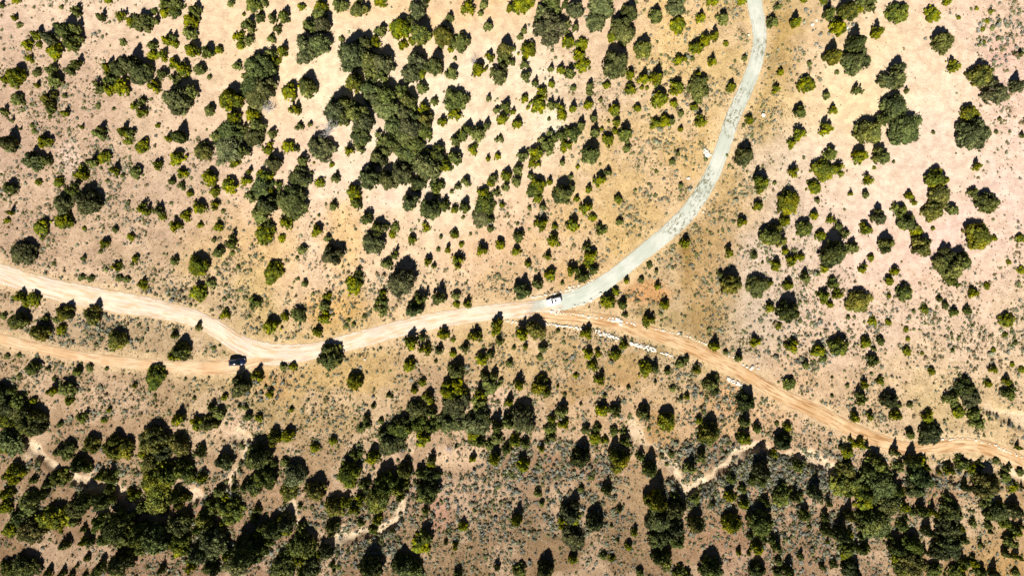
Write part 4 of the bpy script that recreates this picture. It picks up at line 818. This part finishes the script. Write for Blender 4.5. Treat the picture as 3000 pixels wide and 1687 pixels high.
row(3,2,[(470,218),(545,200),(640,172),(735,148)],.42,.95,'white boulder in the short row below the white car','boulders under the white car')
boulder(*tp(3,2,795,122), .72, 'big round white boulder ending the short row right of the white car')
boulder(*tp(3,2,890,60), .75, 'big flat pale boulder farthest along the gravel road from the white car')
row(3,2,[(385,238),(440,212),(470,240),(420,255)],.5,.55,'white boulder heaped at the fork below the car','boulders heaped at the fork',.5)
row(3,2,[(470,245),(530,262),(620,262),(700,276),(800,290),(870,298)],.42,.7,'white boulder in the thin upper orange road row','boulders along the upper side of the orange road')
row(3,2,[(890,300),(950,310)],.45,.7,'white boulder in the thin upper orange road row','boulders along the upper side of the orange road')
row(3,2,[(955,312),(1020,322),(1110,345)],.55,.62,'white boulder in the thick middle of the upper row','large boulders above the orange road',.45,2)
row(3,2,[(1130,345),(1230,362),(1275,380)],.45,.8,'white boulder in the upper row before a juniper','boulders before the roadside juniper')
row(3,2,[(1440,402),(1530,428),(1620,450),(1710,470)],.38,.75,'small boulder in the row right of the juniper','boulders right of the roadside juniper')
row(4,2,[(0,468),(60,492),(130,520),(250,570)],.36,.75,'small pale boulder in the far upper row of the orange road','boulders of the far upper row')
for a_ in [(465,685,.35,'small white boulder alone above the orange road, left of a dark shrub'),(510,692,.42,'white boulder against the left side of a narrow roadside juniper'),
           (610,768,.5,'white boulder first of the loose group above the orange road'),(645,792,.55,'white boulder just left of the biggest roadside boulder'),
           (695,800,.95,'biggest round white boulder above the orange road'),(757,806,.5,'white boulder just right of the biggest roadside boulder')]:
    boulder(*tp(4,2,a_[0],a_[1]), a_[2], a_[3])
row(2,2,[(1640,330),(1717,345)],.5,.7,'white boulder at the start of the lower row','boulders at the left start of the lower row')
row(3,2,[(0,345),(55,345)],.45,.7,'white boulder at the start of the lower row','boulders at the left start of the lower row')
row(3,2,[(330,355),(450,376),(600,392),(712,408)],.48,.6,'boulder in the lower row before a spiky juniper','boulders of the lower row, left part')
row(3,2,[(835,440),(900,455),(1000,490),(1070,520)],.58,.62,'large boulder in the lower row between roadside junipers','boulders of the lower row, middle part',.3,2)
boulder(*tp(3,2,1200,555), 1.0, 'largest white boulder in the lower row, right of a dark juniper')
row(3,2,[(1235,562),(1300,582),(1450,625)],.56,.6,'large white boulder in the lower row, right part','boulders of the lower row, right part',.3,2)
row(3,2,[(1480,640),(1560,660),(1632,692)],.5,.6,'white boulder ending the right part of the lower row','boulders ending the lower row')
row(4,2,[(442,905),(520,942),(600,985)],.48,.55,'white boulder in the short row between round junipers','boulders between two round junipers',.3,2)
row(5,3,[(865,72),(950,66),(1130,60),(1220,78),(1400,125),(1550,195),(1710,250)],.36,.85,'small boulder round the outer bend, far right','boulders round the far right bend')
row(4,1,[(205,90),(250,70),(262,112),(225,118),(285,98)],.75,.5,'white boulder heaped beside the upper gravel road','boulders heaped by the upper gravel road',.5)
for ti, tj, a_, b_, s, lab in [(4,1,55,345,.7,'lone white boulder in dry grass left of the gravel road'),(4,1,210,682,.4,'small white stone right of the greenest stretch of gravel road'),
        (4,0,665,355,.5,'white stone on the left verge near the top of the gravel road'),(4,0,1300,255,.8,'larger white stone right of the gravel road near the top'),
        (4,0,1340,212,.5,'smaller white stone beside the larger one near the top'),(4,0,1650,290,.6,'white stone under the big clump at top right'),
        (4,0,810,1160,1.0,'flat white rock right of the gravel road beside a small juniper'),(2,2,238,716,.5,'lone white stone below the middle road')]:
    boulder(*tp(ti, tj, a_, b_), s, lab)

ONES = ['', 'first', 'second', 'third', 'fourth', 'fifth', 'sixth', 'seventh', 'eighth', 'ninth', 'tenth', 'eleventh', 'twelfth', 'thirteenth', 'fourteenth', 'fifteenth', 'sixteenth', 'seventeenth', 'eighteenth', 'nineteenth']
def ordinal(n):
    if n < 20: return ONES[n]
    t = {2: 'twent', 3: 'thirt', 4: 'fort', 5: 'fift', 6: 'sixt'}[n//10]
    return t+'ieth' if n % 10 == 0 else t+'y-'+ONES[n % 10]
for (lab, grp), os_ in ROWS.items():
    os_.sort(key=lambda o: o.location.x)
    for i, o in enumerate(os_): o['label'] = f'{ordinal(i+1)} from the left: {lab}'

# ---- cars
m_white = simple('white_paint', (0.86, 0.87, 0.88), .25, coat=.6, var=.02)
m_navy = simple('navy_paint', (0.004, 0.008, 0.03), .22, coat=1.0, var=.1)
m_glass = simple('car_glass', (0.006, 0.012, 0.012), .06, spec=.6, var=.1)
m_tyre = simple('tyre_rubber', (0.02, 0.02, 0.02), .8)
m_rim = simple('rim_metal', (0.55, 0.56, 0.58), .3, metal=.9)
m_lampw = simple('headlight_glass', (0.75, 0.77, 0.78), .1)
m_lampr = simple('taillight_glass', (0.45, 0.02, 0.02), .15)
m_trim = simple('black_trim', (0.015, 0.015, 0.016), .5)
m_rail = simple('rail_metal', (0.60, 0.61, 0.64), .3, metal=.8)
def loft(sections, mat, name, par, bev=0.0, smooth=True):
    """sections: list of rings of (x,y,z), closed and capped"""
    n = len(sections[0]); V = [p for s in sections for p in s]; bm = bmesh.new(); vs = [bm.verts.new(p) for p in V]
    for i in range(len(sections)-1):
        for k in range(n):
            bm.faces.new((vs[i*n+k], vs[i*n+(k+1) % n], vs[(i+1)*n+(k+1) % n], vs[(i+1)*n+k]))
    bm.faces.new(vs[:n][::-1]); bm.faces.new(vs[-n:])
    bmesh.ops.recalc_face_normals(bm, faces=bm.faces)
    if bev: bmesh.ops.bevel(bm, geom=bm.edges[:], offset=bev, segments=2, affect='EDGES', profile=.6)
    me = bpy.data.meshes.new(name); bm.to_mesh(me); bm.free()
    for p in me.polygons: p.use_smooth = smooth
    return link(name, me, mat, par)
def box(name, c, d, mat, par, bev=.02, rz=0):
    bm = bmesh.new(); bmesh.ops.create_cube(bm, size=1); bmesh.ops.scale(bm, vec=d, verts=bm.verts)
    bmesh.ops.bevel(bm, geom=bm.edges[:], offset=bev, segments=2, affect='EDGES')
    me = bpy.data.meshes.new(name); bm.to_mesh(me); bm.free(); o = link(name, me, mat, par); o.location = c; o.rotation_euler = (0, 0, rz); return o
def car(name, label, px, py, ang, L, Wd, Ht, paint, roofpaint, sun, rails, ws=.42, rw=.66):
    x, y = P(px, py); e = empty(name, (x, y, 0.10), ang); tag(e, label, 'car')
    hl = L/2; hw = Wd/2
    # body shell: rings across the car from nose (+x) to tail, widest at the doors
    secs = []
    for u, wf, zt, zb in ((1.0, .56, .60, .34), (.975, .76, .76, .26), (.91, .90, .88, .22), (.70, .98, .99, .20), (.45, 1, 1.04, .20), (.0, 1, 1.06, .20), (-.5, 1, 1.07, .20), (-.82, .98, 1.06, .22), (-.95, .89, .98, .26), (-1.0, .70, .80, .34)):
        w_ = hw*wf; X_ = hl*u
        secs.append([(X_, -w_*.93, zb), (X_, -w_, zb+.16), (X_, -w_, zt-.22), (X_, -w_*.94, zt-.06), (X_, -w_*.78, zt), (X_, 0, zt+.03), (X_, w_*.78, zt), (X_, w_*.94, zt-.06), (X_, w_, zt-.22), (X_, w_, zb+.16), (X_, w_*.93, zb)])
    loft(secs, paint, 'body', e)
    # glasshouse
    gs = []
    for u, wf, z in ((ws, .80, 1.03), (ws-.02, .82, 1.05), (.12, .74, Ht-.09), (-rw-.04, .74, Ht-.10), (-.93, .82, 1.08), (-.95, .80, 1.04)):
        gs.append([(hl*u, -hw*.90, 1.0), (hl*u, -hw*wf, z), (hl*u, 0, z+.03), (hl*u, hw*wf, z), (hl*u, hw*.90, 1.0)])
    loft(gs, m_glass, 'window_glass', e, smooth=False)
    rf = []
    for u, wf, z in ((.15, .66, Ht-.10), (.11, .74, Ht-.05), (-.3, .76, Ht), (-rw, .75, Ht-.03), (-rw-.10, .68, Ht-.10)):
        rf.append([(hl*u, -hw*wf, z-.05), (hl*u, -hw*wf*.95, z-.005), (hl*u, 0, z+.03), (hl*u, hw*wf*.95, z-.005), (hl*u, hw*wf, z-.05)])
    roof = loft(rf, roofpaint, 'roof', e)
    for sy in (-1, 1):
        for (u0, z0, u1, z1) in ((ws, 1.05, .13, Ht-.10), (-.18, 1.05, -.18, Ht-.08), (-.93, 1.07, -rw-.06, Ht-.10)):
            t_ = tube([(hl*u0, sy*hw*.885, z0), (hl*u1, sy*hw*.755, z1)], [.045, .04], 6); link('pillar', mesh_np('pillar', *t_), paint, e)
    for s in sun: box('sunroof', (hl*s[0], 0, Ht+.03), (s[1], hw*s[2], .03), m_glass, e, .012)
    if rails:
        for sy in (-1, 1):
            t_ = tube([(hl*.08, sy*hw*.66, Ht-.02), (hl*.02, sy*hw*.66, Ht+.06), (-hl*.60, sy*hw*.66, Ht+.06), (-hl*.68, sy*hw*.66, Ht-.02)], [.03]*4, 6)
            link('roof_rail', mesh_np('roof_rail', *t_), m_rail, e)
    for sx in (.62, -.60):
        for sy in (-1, 1):
            t_ = tube([(0, -.12, 0), (0, -.10, 0), (0, .10, 0), (0, .12, 0)], [.31, .36, .36, .31], 20)
            wv, wf = t_; c0 = len(wv); wv = list(wv)+[(0, -.12, 0), (0, .12, 0)]
            bm = bmesh.new(); vs = [bm.verts.new(p) for p in wv]
            for f in wf: bm.faces.new([vs[i] for i in f])
            for k_ in range(20):
                bm.faces.new((vs[c0], vs[(k_+1) % 20], vs[k_])); bm.faces.new((vs[c0+1], vs[60+k_], vs[60+(k_+1) % 20]))
            me = bpy.data.meshes.new('tyre'); bm.to_mesh(me); bm.free()
            wh = link('wheel', me, m_tyre, e); wh.location = (hl*sx, sy*(hw-.10), .27)
            rt = tube([(0, -.01, 0), (0, .01, 0)], [.22, .20], 14); rm = mesh_np('rim', rt[0]+[(0, .015, 0)], [q for q in rt[1]]+[(28, 14+k_, 14+(k_+1) % 14, 28) for k_ in range(0)])
            r2 = box('rim', (0, sy*.125, 0), (.36, .03, .36), m_rim, wh, .012)
    for sy in (-1, 1):
        box('headlight', (hl*.93, sy*hw*.70, .72), (.26, .34, .14), m_lampw, e, .04, -sy*.35)
        box('taillight', (-hl*.955, sy*hw*.78, .86), (.14, .22, .22), m_lampr, e, .03, sy*.2)
        box('mirror', (hl*.34, sy*(hw+.09), 1.08), (.14, .22, .15), paint, e, .04)
        box('door_handle', (-hl*.02, sy*(hw+.005), .86), (.18, .03, .035), m_trim, e, .01)
    box('grille', (hl*.985, 0, .52), (.05, hw*.9, .20), m_trim, e, .015)
    box('number_plate', (-hl*1.0, 0, .62), (.03, .34, .16), m_white, e, .008)
    box('front_bumper', (hl*.965, 0, .36), (.16, hw*1.35, .16), m_trim, e, .05)
    box('rear_bumper', (-hl*.97, 0, .38), (.16, hw*1.5, .18), m_trim, e, .05)
    return e
car('parked_car', 'white estate car with a dark sunroof parked on the pale gravel where roads fork', 1622.5, 881.5, R(16+180), 4.5, 1.86, 1.62, m_white, m_white, [(-.20, .58, .58)], False, .335, .80)
car('parked_car', 'dark navy estate car with silver roof rails on the dirt road junction', 697.5, 1059.5, R(4.5), 4.9, 1.96, 1.72, m_navy, m_navy, [(-.10, .9, .9), (-.46, .6, .9)], True)
